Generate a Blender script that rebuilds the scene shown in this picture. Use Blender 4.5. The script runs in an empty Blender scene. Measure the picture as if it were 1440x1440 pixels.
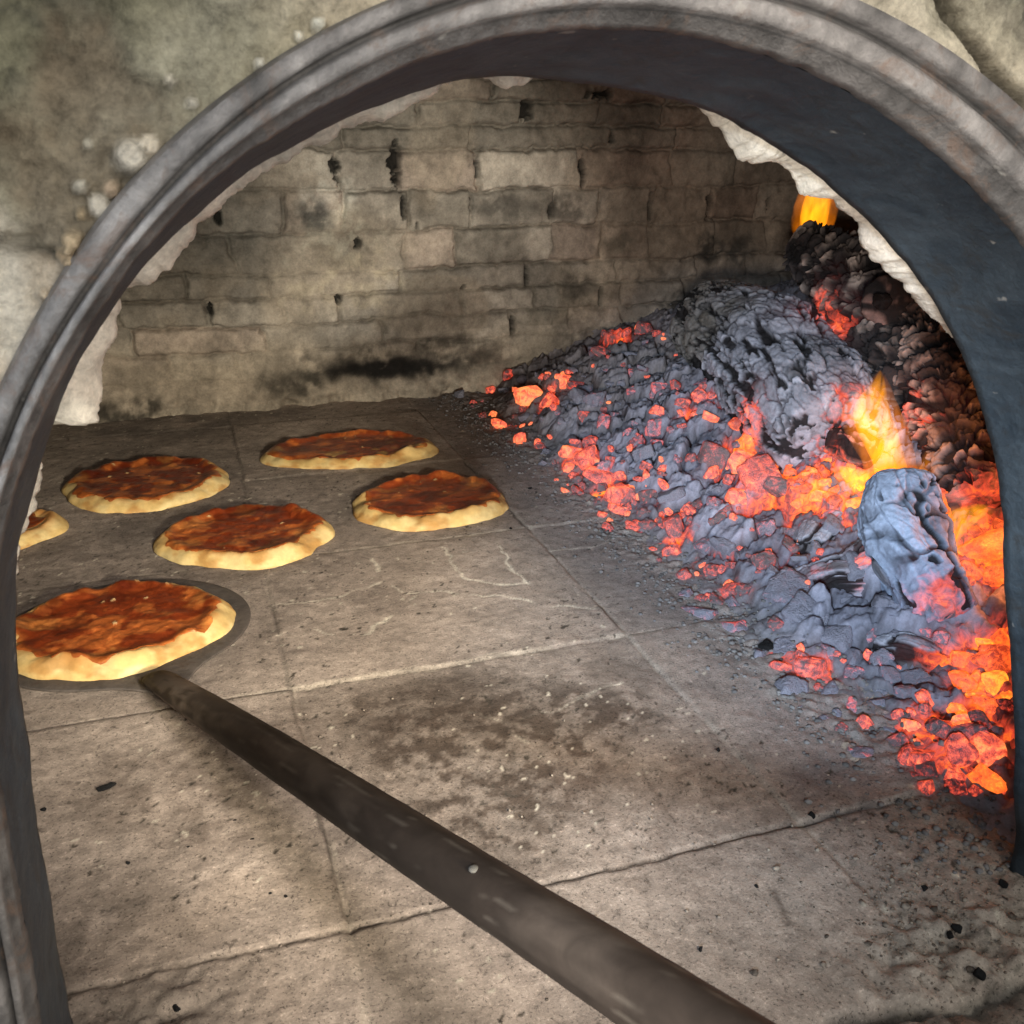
import bpy, math, random
import numpy as np
from mathutils import Vector

C = bpy.context.scene
COL = C.collection
random.seed(7)
RNG = np.random.default_rng(11)

# ------------------------------------------------------------------ camera, world, lights, exposure
F_PX, PITCH, YAW, ROLL, EYE = 1369.66, 0.365814, 0.322354, 0.003608, 0.5
_cp, _sp, _cy, _sy = math.cos(PITCH), math.sin(PITCH), math.cos(YAW), math.sin(YAW)
FWD = np.array([_sy * _cp, _cy * _cp, -_sp])
_r = np.array([_cy, -_sy, 0.0])
_u = np.cross(_r, FWD)
RGT = _r * math.cos(ROLL) + _u * math.sin(ROLL)
UPV = _u * math.cos(ROLL) - _r * math.sin(ROLL)
ORG = np.array([0, 0, EYE])

cam_d = bpy.data.cameras.new('camera')
cam = bpy.data.objects.new('camera', cam_d)
COL.objects.link(cam)
from mathutils import Matrix
M = Matrix.Identity(4)
for i in range(3):
    M[i][0], M[i][1], M[i][2], M[i][3] = RGT[i], UPV[i], -FWD[i], ORG[i]
cam.matrix_world = M
cam_d.sensor_width = 36
cam_d.lens = F_PX / 1440 * 36
cam_d.clip_start = 0.01
cam_d.clip_end = 100
cam_d.dof.use_dof = True
cam_d.dof.focus_distance = 1.15
cam_d.dof.aperture_fstop = 42
C.camera = cam

W = bpy.data.worlds.new('World')
C.world = W
W.use_nodes = True
W.node_tree.nodes['Background'].inputs[0].default_value = (0.97, 0.97, 0.95, 1)
W.node_tree.nodes['Background'].inputs[1].default_value = 0.42

C.view_settings.view_transform = 'Standard'
C.view_settings.look = 'None'
C.view_settings.exposure = 0.1
C.view_settings.gamma = 1.0
C.render.engine = 'CYCLES'
C.cycles.use_denoising = True
C.cycles.max_bounces = 8
C.cycles.diffuse_bounces = 5
C.cycles.volume_bounces = 0
C.cycles.sample_clamp_indirect = 4


def lamp(name, kind, loc, target, power, color, size=0.3, size_y=None, spot=None, blend=0.5):
    d = bpy.data.lights.new(name, kind)
    d.energy = power
    d.color = color
    if kind == 'AREA':
        d.size = size
        if size_y:
            d.shape = 'RECTANGLE'
            d.size_y = size_y
    elif kind == 'SPOT':
        d.shadow_soft_size = size
        d.spot_size = spot
        d.spot_blend = blend
    else:
        d.shadow_soft_size = size
    o = bpy.data.objects.new(name, d)
    COL.objects.link(o)
    o.location = loc
    if target is not None:
        o.rotation_euler = (Vector(target) - Vector(loc)).to_track_quat('-Z', 'Y').to_euler()
    return o


# added narrow beams through the mouth stand in for daylight and a torch
lamp('torch_beam', 'SPOT', (0.0, -0.75, 0.24), (0.19, 0.40, 0.275), 250, (1.0, 0.93, 0.78), 0.05, spot=math.radians(20), blend=1.0)
lamp('wall_fill_right', 'SPOT', (-0.30, -0.50, 0.42), (0.22, 0.40, 0.32), 90, (1.0, 0.90, 0.78), 0.07, spot=math.radians(25), blend=0.9)  # added fill that brightens the right part of the back wall
lamp('daylight_fill_near', 'SPOT', (0.34, -0.45, 0.85), (0.18, 0.40, 0.27), 88, (1.0, 0.91, 0.80), 0.07, spot=math.radians(28), blend=0.7)
lamp('daylight_fill_deep', 'SPOT', (0.34, -0.62, 0.56), (0.16, 0.40, 0.25), 165, (1.0, 0.89, 0.68), 0.06, spot=math.radians(26), blend=0.8)
lamp('daylight_fill_side', 'SPOT', (-0.42, -0.50, 0.62), (0.21, 0.40, 0.27), 175, (0.68, 0.84, 1.0), 0.07, spot=math.radians(24), blend=0.8)
lamp('daylight_fill_front', 'AREA', (0.40, -0.9, 0.80), (0.10, 0.4, 0.45), 7, (1.0, 0.95, 0.85), 0.6)  # added soft fill for the stone front, frame and mortar rim
lamp('fire_light', 'POINT', (0.79, 0.88, 0.23), None, 0.42, (1.0, 0.36, 0.09), 0.03)
lamp('ember_light', 'POINT', (0.77, 0.70, 0.14), None, 0.65, (1.0, 0.25, 0.07), 0.03)


# ------------------------------------------------------------------ projection helpers
def ray(u, v):
    d = FWD * F_PX + RGT * (u - 720) + UPV * (720 - v)
    return d / np.linalg.norm(d)


def on_z(u, v, z=0.0):
    d = ray(u, v)
    return ORG + d * (z - EYE) / d[2]


def on_y(u, v, y):
    d = ray(u, v)
    return ORG + d * y / d[1]


# ------------------------------------------------------------------ noise
def _h(ix, iy, iz, s):
    with np.errstate(over='ignore'):
        n = (ix.astype(np.int64) * 374761393 + iy.astype(np.int64) * 668265263 + iz.astype(np.int64) * 2147483647 + s * 974634777) & 0xFFFFFFFF
        n = ((n ^ (n >> 13)) * 1274126177) & 0xFFFFFFFF
        n = ((n ^ (n >> 16)) * 2246822519) & 0xFFFFFFFF
        n = n ^ (n >> 15)
    return (n & 0xFFFFFF) / float(0x1000000)


def vn2(x, y, s=0):
    x0, y0 = np.floor(x), np.floor(y)
    fx, fy = x - x0, y - y0
    fx = fx * fx * fx * (fx * (fx * 6 - 15) + 10)
    fy = fy * fy * fy * (fy * (fy * 6 - 15) + 10)
    z = np.zeros_like(x0)
    a, b = _h(x0, y0, z, s), _h(x0 + 1, y0, z, s)
    c, d = _h(x0, y0 + 1, z, s), _h(x0 + 1, y0 + 1, z, s)
    return (a * (1 - fx) + b * fx) * (1 - fy) + (c * (1 - fx) + d * fx) * fy


def fbm(x, y, s=0, oct=4, gain=0.5):
    t, a, n = 0.0, 1.0, 0.0
    for k in range(oct):
        t = t + a * vn2(x * 2 ** k + 17.3 * k, y * 2 ** k - 9.1 * k, s + k)
        n += a
        a *= gain
    return t / n


def vn3(x, y, z, s=0):
    x0, y0, z0 = np.floor(x), np.floor(y), np.floor(z)
    f = [x - x0, y - y0, z - z0]
    f = [q * q * (3 - 2 * q) for q in f]
    r = 0.0
    for i in (0, 1):
        for j in (0, 1):
            for k in (0, 1):
                w = (f[0] if i else 1 - f[0]) * (f[1] if j else 1 - f[1]) * (f[2] if k else 1 - f[2])
                r = r + w * _h(x0 + i, y0 + j, z0 + k, s)
    return r


def fbm3(x, y, z, s=0, oct=3):
    t, a, n = 0.0, 1.0, 0.0
    for k in range(oct):
        t = t + a * vn3(x * 2 ** k, y * 2 ** k, z * 2 ** k, s + k)
        n += a
        a *= 0.5
    return t / n


def voro(x, y, s=0, jit=0.95):
    """F1, F2, cell random, offsets to the cell point"""
    x0, y0 = np.floor(x), np.floor(y)
    f1 = np.full(x.shape, 9.0)
    f2 = np.full(x.shape, 9.0)
    cid = np.zeros(x.shape)
    dx1 = np.zeros(x.shape)
    dy1 = np.zeros(x.shape)
    z = np.zeros_like(x0)
    for i in (-1, 0, 1):
        for j in (-1, 0, 1):
            cx, cy = x0 + i, y0 + j
            px = cx + 0.5 + jit * (_h(cx, cy, z, s) - 0.5)
            py = cy + 0.5 + jit * (_h(cx, cy, z + 1, s) - 0.5)
            d = np.hypot(x - px, y - py)
            near = d < f1
            f2 = np.where(near, f1, np.minimum(f2, d))
            cid = np.where(near, _h(cx, cy, z + 2, s), cid)
            dx1 = np.where(near, x - px, dx1)
            dy1 = np.where(near, y - py, dy1)
            f1 = np.where(near, d, f1)
    return f1, f2, cid, dx1, dy1


def voro3(x, y, z, s=0, jit=0.9, p=5.0):
    x0, y0, z0 = np.floor(x), np.floor(y), np.floor(z)
    f1 = np.full(x.shape, 9.0)
    f2 = np.full(x.shape, 9.0)
    cid = np.zeros(x.shape)
    for i in (-1, 0, 1):
        for j in (-1, 0, 1):
            for k in (-1, 0, 1):
                cx, cy, cz = x0 + i, y0 + j, z0 + k
                d = np.abs(x - cx - .5 - jit * (_h(cx, cy, cz, s) - .5)) ** p + np.abs(y - cy - .5 - jit * (_h(cx, cy, cz, s + 1) - .5)) ** p + np.abs(z - cz - .5 - jit * (_h(cx, cy, cz, s + 2) - .5)) ** p
                near = d < f1
                f2 = np.where(near, f1, np.minimum(f2, d))
                cid = np.where(near, _h(cx, cy, cz, s + 3), cid)
                f1 = np.where(near, d, f1)
    return f1 ** (1 / p), f2 ** (1 / p), cid


def sst(a, b, x):
    t = np.clip((x - a) / (b - a), 0, 1)
    return t * t * (3 - 2 * t)


def lerp(a, b, t):
    return a + (b - a) * t


def mixc(c, col, t):
    return c * (1 - t[..., None]) + np.array(col) * t[..., None]


def seg_dist(x, y, pts):
    d = np.full(x.shape, 9.0)
    for (ax, ay), (bx, by) in zip(pts[:-1], pts[1:]):
        vx, vy = bx - ax, by - ay
        t = np.clip(((x - ax) * vx + (y - ay) * vy) / (vx * vx + vy * vy + 1e-12), 0, 1)
        d = np.minimum(d, np.hypot(x - ax - t * vx, y - ay - t * vy))
    return d


# ------------------------------------------------------------------ mesh helpers
def mesh_np(name, verts, quads, mat, parent=None, attrs=None, smooth=True, tris=None):
    me = bpy.data.meshes.new(name)
    verts = np.asarray(verts, dtype=np.float32)
    faces = []
    if isinstance(quads, np.ndarray) and tris is None:
        n = len(quads)
        me.vertices.add(len(verts))
        me.vertices.foreach_set('co', verts.ravel())
        me.loops.add(n * quads.shape[1])
        me.loops.foreach_set('vertex_index', quads.astype(np.int32).ravel())
        me.polygons.add(n)
        me.polygons.foreach_set('loop_start', np.arange(0, n * quads.shape[1], quads.shape[1], dtype=np.int32))
        me.update(calc_edges=True)
    else:
        faces = [tuple(int(i) for i in q) for q in quads] + ([tuple(int(i) for i in t) for t in tris] if tris is not None else [])
        me.from_pydata([tuple(map(float, v)) for v in verts], [], faces)
        me.update()
    for k, a in (attrs or {}).items():
        a = np.asarray(a, dtype=np.float32)
        if a.ndim == 2:
            at = me.attributes.new(k, 'FLOAT_COLOR', 'POINT')
            rgba = np.ones((len(a), 4), dtype=np.float32)
            rgba[:, :3] = np.clip(a, 0, 4)
            at.data.foreach_set('color', rgba.ravel())
        else:
            at = me.attributes.new(k, 'FLOAT', 'POINT')
            at.data.foreach_set('value', a)
    if smooth:
        me.polygons.foreach_set('use_smooth', np.ones(len(me.polygons), dtype=bool))
    me.materials.append(mat)
    o = bpy.data.objects.new(name, me)
    COL.objects.link(o)
    if parent is not None:
        o.parent = parent
    return o


def grid_quads(nu, nv, wrap_v=False):
    i, j = np.meshgrid(np.arange(nu - 1), np.arange(nv if wrap_v else nv - 1), indexing='ij')
    j2 = (j + 1) % nv
    return np.stack([i * nv + j, (i + 1) * nv + j, (i + 1) * nv + j2, i * nv + j2], -1).reshape(-1, 4)


def tag(o, label=None, cat=None, group=None, kind=None):
    if label:
        o['label'] = label
    if cat:
        o['category'] = cat
    if group:
        o['group'] = group
    if kind:
        o['kind'] = kind
    return o


def thing(name, loc, label, cat, group=None):
    o = bpy.data.objects.new(name, None)
    COL.objects.link(o)
    o.location = [float(a) for a in loc]
    o.empty_display_size = 0.05
    return tag(o, label, cat, group)


# ------------------------------------------------------------------ materials
class NT:
    def __init__(self, name):
        self.m = bpy.data.materials.new(name)
        self.m.use_nodes = True
        self.t = self.m.node_tree
        self.b = self.t.nodes['Principled BSDF']
        self.out = self.t.nodes['Material Output']

    def n(self, typ, **kw):
        o = self.t.nodes.new(typ)
        for k, v in kw.items():
            if k.startswith('i_'):
                key = k[2:]
                o.inputs[int(key) if key.isdigit() else key].default_value = v
            else:
                setattr(o, k, v)
        return o

    def l(self, a, b):
        self.t.links.new(a, b)

    def tex(self, scale, detail=6, rough=0.6, vec=None, dist=0.0):
        x = self.n('ShaderNodeTexNoise')
        x.inputs['Scale'].default_value = scale
        x.inputs['Detail'].default_value = detail
        x.inputs['Roughness'].default_value = rough
        x.inputs['Distortion'].default_value = dist
        if vec is not None:
            self.l(vec, x.inputs['Vector'])
        return x.outputs['Fac']

    def obj_co(self):
        return self.n('ShaderNodeTexCoord').outputs['Object']

    def ramp(self, fac, stops):
        r = self.n('ShaderNodeValToRGB')
        e = r.color_ramp.elements
        while len(e) < len(stops):
            e.new(0.5)
        for k, (p, c) in enumerate(stops):
            e[k].position = p
            e[k].color = (*c, 1) if len(c) == 3 else c
        self.l(fac, r.inputs[0])
        return r.outputs[0]

    def mul(self, a, b, blend='MULTIPLY', fac=1.0):
        m = self.n('ShaderNodeMix', data_type='RGBA', blend_type=blend)
        m.inputs[0].default_value = fac
        self.l(a, m.inputs[6])
        self.l(b, m.inputs[7])
        return m.outputs[2]

    def math(self, op, a, b=None, clamp=False):
        m = self.n('ShaderNodeMath', operation=op, use_clamp=clamp)
        for k, v in enumerate((a, b)):
            if v is None:
                continue
            if isinstance(v, (int, float)):
                m.inputs[k].default_value = v
            else:
                self.l(v, m.inputs[k])
        return m.outputs[0]

    def bump(self, height, strength, dist):
        b = self.n('ShaderNodeBump')
        b.inputs['Strength'].default_value = strength
        b.inputs['Distance'].default_value = dist
        self.l(height, b.inputs['Height'])
        self.l(b.outputs[0], self.b.inputs['Normal'])
        return b


def attr_mat(name, scale, lo=0.65, hi=1.3, rough=0.9, bump=0.5, bdist=0.003, fine=None, spec=0.3, speck=None):
    """vertex colour of the real surface times fine procedural grain"""
    k = NT(name)
    co = k.obj_co()
    a = k.n('ShaderNodeAttribute', attribute_name='Col')
    n1 = k.tex(scale, 8, 0.65, co)
    n2 = k.tex((fine or scale * 6), 6, 0.7, co)
    s = k.math('ADD', k.math('MULTIPLY', n1, 0.6), k.math('MULTIPLY', n2, 0.4))
    g = k.ramp(s, [(0.36, (lo,) * 3), (0.64, (hi,) * 3)])
    c = k.mul(a.outputs['Color'], g)
    if speck:
        c = k.mul(c, k.ramp(k.tex(speck, 3, 0.6, co), [(0.33, (1.45,) * 3), (0.38, (1, 1, 1)), (0.60, (1, 1, 1)), (0.66, (0.42,) * 3)]))
        c = k.mul(c, k.ramp(k.tex(speck * 0.35, 4, 0.7, co, 1.0), [(0.30, (1.3,) * 3), (0.42, (1, 1, 1)), (0.58, (1, 1, 1)), (0.68, (0.5,) * 3)]))
    k.l(c, k.b.inputs['Base Color'])
    k.b.inputs['Roughness'].default_value = rough
    k.b.inputs['Specular IOR Level'].default_value = spec
    k.bump(s, bump, bdist)
    return k.m


M_FLOOR = attr_mat('fired_clay_floor', 70, 0.66, 1.32, 0.9, 0.9, 0.002, fine=480, speck=420)
M_BRICK = attr_mat('sooty_brick', 45, 0.65, 1.35, 0.95, 0.55, 0.004, fine=240)
M_STONE = attr_mat('weathered_stone', 90, 0.55, 1.45, 0.95, 0.8, 0.003, fine=420)
M_MORTAR = attr_mat('cream_mortar', 120, 0.7, 1.25, 0.95, 0.8, 0.003, fine=500)
M_DOUGH = attr_mat('pizza_dough', 55, 0.85, 1.15, 0.6, 0.35, 0.002, fine=200)


def iron_mat(name, base, dirt, rough, col=False):
    k = NT(name)
    co = k.obj_co()
    n1 = k.tex(22, 8, 0.75, co, 0.8)
    n2 = k.tex(160, 5, 0.7, co)
    c1 = k.ramp(n1, [(0.3, dirt), (0.62, base)])
    c2 = k.ramp(n2, [(0.25, (0.75,) * 3), (0.75, (1.2,) * 3)])
    c3 = k.mul(c1, c2)
    if col:
        c3 = k.mul(c3, k.n('ShaderNodeAttribute', attribute_name='Col').outputs['Color'])
    rust = k.n('ShaderNodeMix', data_type='RGBA')
    k.l(k.ramp(k.tex(38, 6, 0.7, co, 1.2), [(0.54, (0, 0, 0)), (0.68, (0.75, 0.75, 0.75))]), rust.inputs[0])
    k.l(c3, rust.inputs[6])
    rust.inputs[7].default_value = (0.6 * base[0], 0.42 * base[1], 0.32 * base[2], 1)
    c3 = rust.outputs[2]
    sp = k.ramp(k.tex(85, 3, 0.5, co), [(0.71, (0, 0, 0)), (0.76, (1, 1, 1))])
    m = k.n('ShaderNodeMix', data_type='RGBA')
    k.l(k.math('MULTIPLY', sp, 0.5), m.inputs[0])
    k.l(c3, m.inputs[6])
    m.inputs[7].default_value = (0.42, 0.4, 0.37, 1)
    k.l(m.outputs[2], k.b.inputs['Base Color'])
    k.b.inputs['Roughness'].default_value = rough
    k.b.inputs['Metallic'].default_value = 0.15
    k.bump(k.math('ADD', n2, n1), 0.6, 0.002)
    return k.m


M_FRAME = iron_mat('painted_iron', (0.31, 0.295, 0.29), (0.125, 0.12, 0.12), 0.6, True)
M_LINING = iron_mat('black_iron', (0.046, 0.064, 0.082), (0.009, 0.019, 0.031), 0.6)
M_BLADE = iron_mat('sooty_steel', (0.105, 0.088, 0.078), (0.05, 0.043, 0.038), 0.75)


def handle_mat():
    k = NT('worn_dark_wood')
    a = k.n('ShaderNodeAttribute', attribute_name='Col')
    co = k.obj_co()
    mp = k.n('ShaderNodeMapping')
    mp.inputs['Scale'].default_value = (45, 45, 45)
    k.l(co, mp.inputs[0])
    g = k.tex(1.0, 8, 0.7, mp.outputs[0], 0.6)
    c = k.ramp(g, [(0.3, (0.75,) * 3), (0.7, (1.25,) * 3)])
    k.l(k.mul(a.outputs['Color'], c), k.b.inputs['Base Color'])
    k.b.inputs['Roughness'].default_value = 0.6
    k.b.inputs['Specular IOR Level'].default_value = 0.12
    k.bump(g, 0.12, 0.001)
    return k.m


M_HANDLE = handle_mat()


def sauce_mat():
    k = NT('tomato_sauce')
    co = k.obj_co()
    a = k.n('ShaderNodeAttribute', attribute_name='Col')
    n = k.tex(70, 8, 0.7, co, 0.8)
    c = k.ramp(n, [(0.3, (0.55, 0.5, 0.45)), (0.52, (1, 1, 1)), (0.72, (1.6, 1.9, 1.9))])
    k.l(k.mul(a.outputs['Color'], c), k.b.inputs['Base Color'])
    k.b.inputs['Roughness'].default_value = 0.33
    k.b.inputs['Specular IOR Level'].default_value = 0.4
    k.bump(k.math('ADD', n, k.tex(240, 4, 0.6, co)), 0.3, 0.003)
    return k.m


M_SAUCE = sauce_mat()


def ash_mat(name):
    """ash and char: Col is the surface colour, heat marks where it is burning"""
    k = NT(name)
    co = k.obj_co()
    a = k.n('ShaderNodeAttribute', attribute_name='Col')
    h = k.n('ShaderNodeAttribute', attribute_name='burning')
    n1 = k.tex(60, 8, 0.7, co)
    n2 = k.tex(260, 5, 0.7, co)
    s = k.math('ADD', k.math('MULTIPLY', n1, 0.55), k.math('MULTIPLY', n2, 0.45))
    k.l(k.mul(a.outputs['Color'], k.ramp(s, [(0.3, (0.6,) * 3), (0.7, (1.4,) * 3)])), k.b.inputs['Base Color'])
    k.b.inputs['Roughness'].default_value = 1.0
    k.b.inputs['Specular IOR Level'].default_value = 0.1
    k.bump(s, 0.45, 0.003)
    # burning: heat broken up by noise, then through a fire ramp
    hn = k.math('MULTIPLY', h.outputs['Fac'], k.ramp(k.tex(75, 5, 0.65, co, 0.8), [(0.3, (0.1,) * 3), (0.7, (1.25,) * 3)]))
    e = k.ramp(hn, [(0.0, (0, 0, 0)), (0.10, (0.03, 0.002, 0.001)), (0.32, (0.7, 0.06, 0.025)), (0.6, (1.1, 0.19, 0.015)), (1.0, (1.35, 0.42, 0.03))])
    k.l(e, k.b.inputs['Emission Color'])
    k.b.inputs['Emission Strength'].default_value = 1.0
    return k.m


M_ASH = ash_mat('burning_ash')
M_CHAR = ash_mat('charred_wood')


def ember_mat(name, stops, ash, glow, scale=2.2, lo=0.34, hi=0.66):
    k = NT(name)
    co = k.obj_co()
    oi = k.n('ShaderNodeObjectInfo')
    off = k.n('ShaderNodeVectorMath', operation='ADD')
    k.l(co, off.inputs[0])
    sc = k.n('ShaderNodeVectorMath', operation='SCALE')
    k.l(oi.outputs['Location'], sc.inputs[0])
    sc.inputs['Scale'].default_value = 40
    k.l(sc.outputs[0], off.inputs[1])
    n = k.tex(scale, 5, 0.62, off.outputs[0], 0.5)
    f = k.tex(scale * 7, 4, 0.7, off.outputs[0])
    v = k.math('ADD', k.math('MULTIPLY', n, 0.68), k.math('MULTIPLY', f, 0.32))
    v = k.math('ADD', v, k.math('MULTIPLY', k.math('SUBTRACT', oi.outputs['Random'], 0.5), 0.26))
    hot = k.n('ShaderNodeMapRange')
    hot.inputs['From Min'].default_value = lo
    hot.inputs['From Max'].default_value = hi
    k.l(v, hot.inputs['Value'])
    k.l(k.ramp(hot.outputs[0], stops), k.b.inputs['Emission Color'])
    k.b.inputs['Emission Strength'].default_value = glow
    k.l(k.ramp(f, [(0.3, tuple(0.75 * c for c in ash)), (0.7, tuple(1.2 * c for c in ash))]), k.b.inputs['Base Color'])
    k.b.inputs['Roughness'].default_value = 1.0
    k.b.inputs['Specular IOR Level'].default_value = 0.1
    k.bump(v, 0.6, 0.08)
    return k.m


M_EMBER = ember_mat('glowing_ember', [(0, (0.0, 0.0, 0.0)), (0.2, (0.05, 0.003, 0.002)), (0.40, (0.38, 0.026, 0.012)), (0.66, (0.85, 0.085, 0.035)), (0.85, (1.05, 0.19, 0.06)), (1.0, (1.2, 0.36, 0.09))], (0.20, 0.175, 0.19), 1.0)
M_HOT = ember_mat('blazing_ember', [(0, (0.35, 0.02, 0.006)), (0.4, (1.0, 0.12, 0.02)), (0.75, (1.1, 0.22, 0.02)), (1.0, (1.3, 0.45, 0.04))], (0.2, 0.15, 0.14), 1.1)
M_COAL = ember_mat('ash_coated_charcoal', [(0, (0, 0, 0)), (0.62, (0, 0, 0)), (0.85, (0.10, 0.008, 0.005)), (1.0, (0.6, 0.05, 0.025))], (0.28, 0.28, 0.345), 1.0)
M_BLACK = ember_mat('black_charcoal', [(0, (0, 0, 0)), (1.0, (0, 0, 0))], (0.02, 0.02, 0.021), 0.0)


def flame_mat(name, color, strength):
    m = bpy.data.materials.new(name)
    m.use_nodes = True
    t = m.node_tree
    t.nodes.remove(t.nodes['Principled BSDF'])
    e = t.nodes.new('ShaderNodeEmission')
    e.inputs[0].default_value = (*color, 1)
    co = t.nodes.new('ShaderNodeTexCoord')
    mp = t.nodes.new('ShaderNodeMapping')
    mp.inputs['Scale'].default_value = (60, 60, 22)
    t.links.new(co.outputs['Object'], mp.inputs[0])
    n = t.nodes.new('ShaderNodeTexNoise')
    n.inputs['Scale'].default_value = 1.0
    n.inputs['Detail'].default_value = 3
    n.inputs['Distortion'].default_value = 1.0
    t.links.new(mp.outputs[0], n.inputs['Vector'])
    r = t.nodes.new('ShaderNodeMapRange')
    r.inputs['From Min'].default_value = 0.36
    r.inputs['From Max'].default_value = 0.62
    r.inputs['To Min'].default_value = strength * 0.25
    r.inputs['To Max'].default_value = strength * 1.6
    t.links.new(n.outputs['Fac'], r.inputs['Value'])
    t.links.new(r.outputs[0], e.inputs[1])
    t.links.new(e.outputs[0], t.nodes['Material Output'].inputs['Volume'])
    return m


M_FLAME = flame_mat('flame_gas', (1.0, 0.37, 0.008), 40)
M_FLAME_DENSE = flame_mat('dense_flame_gas', (1.0, 0.38, 0.010), 42)
M_FLAME_SOFT = flame_mat('outer_flame_gas', (1.0, 0.24, 0.008), 13)
M_FLAME_PALE = flame_mat('thin_flame_gas', (1.0, 0.32, 0.010), 24)

# ================================================================== LARGE STRUCTURE
# ------------------------------------------------------------------ oven floor
TX0, TY0, TSX, TSY = 0.0584, 0.5225, 0.3558, 0.3250
WALL_Y = 1.95


def px_line(pts, z=0.0):
    return [tuple(on_z(u, v, z)[:2]) for u, v in pts]


def build_floor():
    xs = np.concatenate([np.arange(-0.8, -0.42, 0.02), np.arange(-0.42, 0.62, 0.0024), np.arange(0.62, 1.5, 0.02)])
    ys = np.concatenate([np.arange(0.1, 0.34, 0.02), np.arange(0.34, 1.2, 0.0024), np.arange(1.2, 2.02, 0.0036)])
    X, Y = np.meshgrid(xs, ys, indexing='ij')
    Z = np.zeros_like(X)
    big = fbm(X * 4, Y * 4, 1, 4)
    mid = fbm(X * 18, Y * 18, 2, 4)
    fine = fbm(X * 90, Y * 90, 3, 3)
    Z += (big - 0.5) * 0.004 + (mid - 0.5) * 0.0022 + (fine - 0.5) * 0.0012
    col = np.ones(X.shape + (3,)) * np.array([0.325, 0.270, 0.230])
    col = col * (0.72 + 0.56 * mid)[..., None]
    # tiles differ a little in tone and level
    ti = np.floor((X - TX0) / TSX)
    tj = np.floor((Y - TY0) / TSY)
    tr = _h(ti, tj, np.zeros_like(ti), 5)
    Z += (tr - 0.5) * 0.003
    col = col * (0.9 + 0.2 * tr)[..., None]
    wob = (fbm(X * 30, Y * 30, 8, 3) - 0.5) * 0.007
    pale = np.array([0.46, 0.40, 0.33])
    brk = fbm(X * 14, Y * 14, 12, 3)
    # joints running across: y = const
    #            pale-left pale-right dark-left dark-right width
    rows = {-1: (0, 0, .5, .5, .003), 0: (0, 0, 1.0, 1.0, .0026), 1: (.75, .85, .25, .2, .0045), 2: (.6, .85, .1, .1, .004), 3: (.5, .3, .1, .1, .003), 4: (.15, .1, .3, .2, .003)}
    for j, (pl, pr, dl, dr, w) in rows.items():
        yy = TY0 + j * TSY
        d = np.abs(Y - yy + wob)
        sx = sst(0.0, 0.4, X)
        fade = 1 - 0.75 * sst(0.42, 0.56, X)
        rg = w * (0.45 + 0.8 * fbm(X * 160, Y * 160, 88, 3))
        g = (1 - sst(rg * 0.6, rg * 1.3, d)) * fade
        p = (pl + (pr - pl) * sx) * sst(0.28, 0.5, brk) * (1 - sst(rg * 0.9, rg * 1.7, d)) * fade
        q = (dl + (dr - dl) * sx)
        col = mixc(col, pale, p * 0.8)
        Z -= g * (0.0003 + 0.0016 * q)
        dk = np.exp(-(np.abs(Y - yy + wob + 0.001) / (w * 0.75)) ** 2) * q * fade
        col = mixc(col, (0.03, 0.025, 0.02), np.clip(dk, 0, 0.92))
    # joints running into the oven: x = const
    for i in range(-2, 3):
        xx = TX0 + i * TSX
        d = np.abs(X - xx + wob)
        w = 0.0030
        rg = w * (0.45 + 0.8 * fbm(X * 160, Y * 160, 89, 3))
        fade = np.where(Y > 0.87, 0.75, 0.6) if i == 1 else np.where(Y < 0.7, 0.9, 0.55)
        g = (1 - sst(rg * 0.6, rg * 1.3, d)) * fade
        col = mixc(col, pale, (1 - sst(rg * 0.8, rg * 1.6, d)) * fade * 0.5 * sst(0.40, 0.6, brk))
        dk = np.exp(-(np.abs(X - xx + wob + 0.0015) / 0.002) ** 2) * fade * sst(0.45, 0.6, fbm(X * 9, Y * 9, 31, 3))
        col = mixc(col, (0.04, 0.033, 0.028), np.clip(dk * 1.1, 0, 0.85))
        Z -= g * 0.0012
    # hairline cracks filled with pale ash
    cracks = [[(480, 838), (508, 829), (535, 818)], [(523, 787), (533, 805), (550, 825), (577, 833), (610, 830)],
              [(610, 830), (627, 832), (680, 837), (730, 843), (773, 852), (840, 857)],
              [(623, 770), (643, 800), (653, 813), (687, 820), (713, 823), (743, 820)],
              [(587, 837), (557, 860), (510, 892)], [(383, 852), (433, 848), (480, 838)], [(720, 1010), (770, 1000), (820, 982), (875, 960)],
              [(773, 773), (830, 770), (880, 753)], [(700, 770), (722, 800), (745, 822)], [(660, 1000), (700, 1012), (745, 1045)], [(390, 895), (430, 885), (470, 893)]]
    wx, wy = X + (fbm(X * 45, Y * 45, 21, 3) - 0.5) * 0.014, Y + (fbm(X * 45, Y * 45, 22, 3) - 0.5) * 0.014
    for n, c in enumerate(cracks):
        d = seg_dist(wx, wy, px_line(c))
        a = np.exp(-(d / (0.0006 + 0.0022 * fbm(X * 50, Y * 50, 47, 2))) ** 2) * sst(0.22, 0.42, fbm(X * 25, Y * 25, 40 + n, 2))
        col = mixc(col, (0.66, 0.6, 0.5), np.clip(a * 0.95, 0, 1))
        Z -= a * 0.0004
    for c in ([(660, 1150), (700, 1195), (740, 1235)], [(905, 1090), (930, 1130), (950, 1155)], [(1085, 1250), (1105, 1300)]):
        a = np.exp(-(seg_dist(wx, wy, px_line(c)) / 0.002) ** 2)
        col = mixc(col, (0.07, 0.055, 0.045), a * 0.6)

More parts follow.
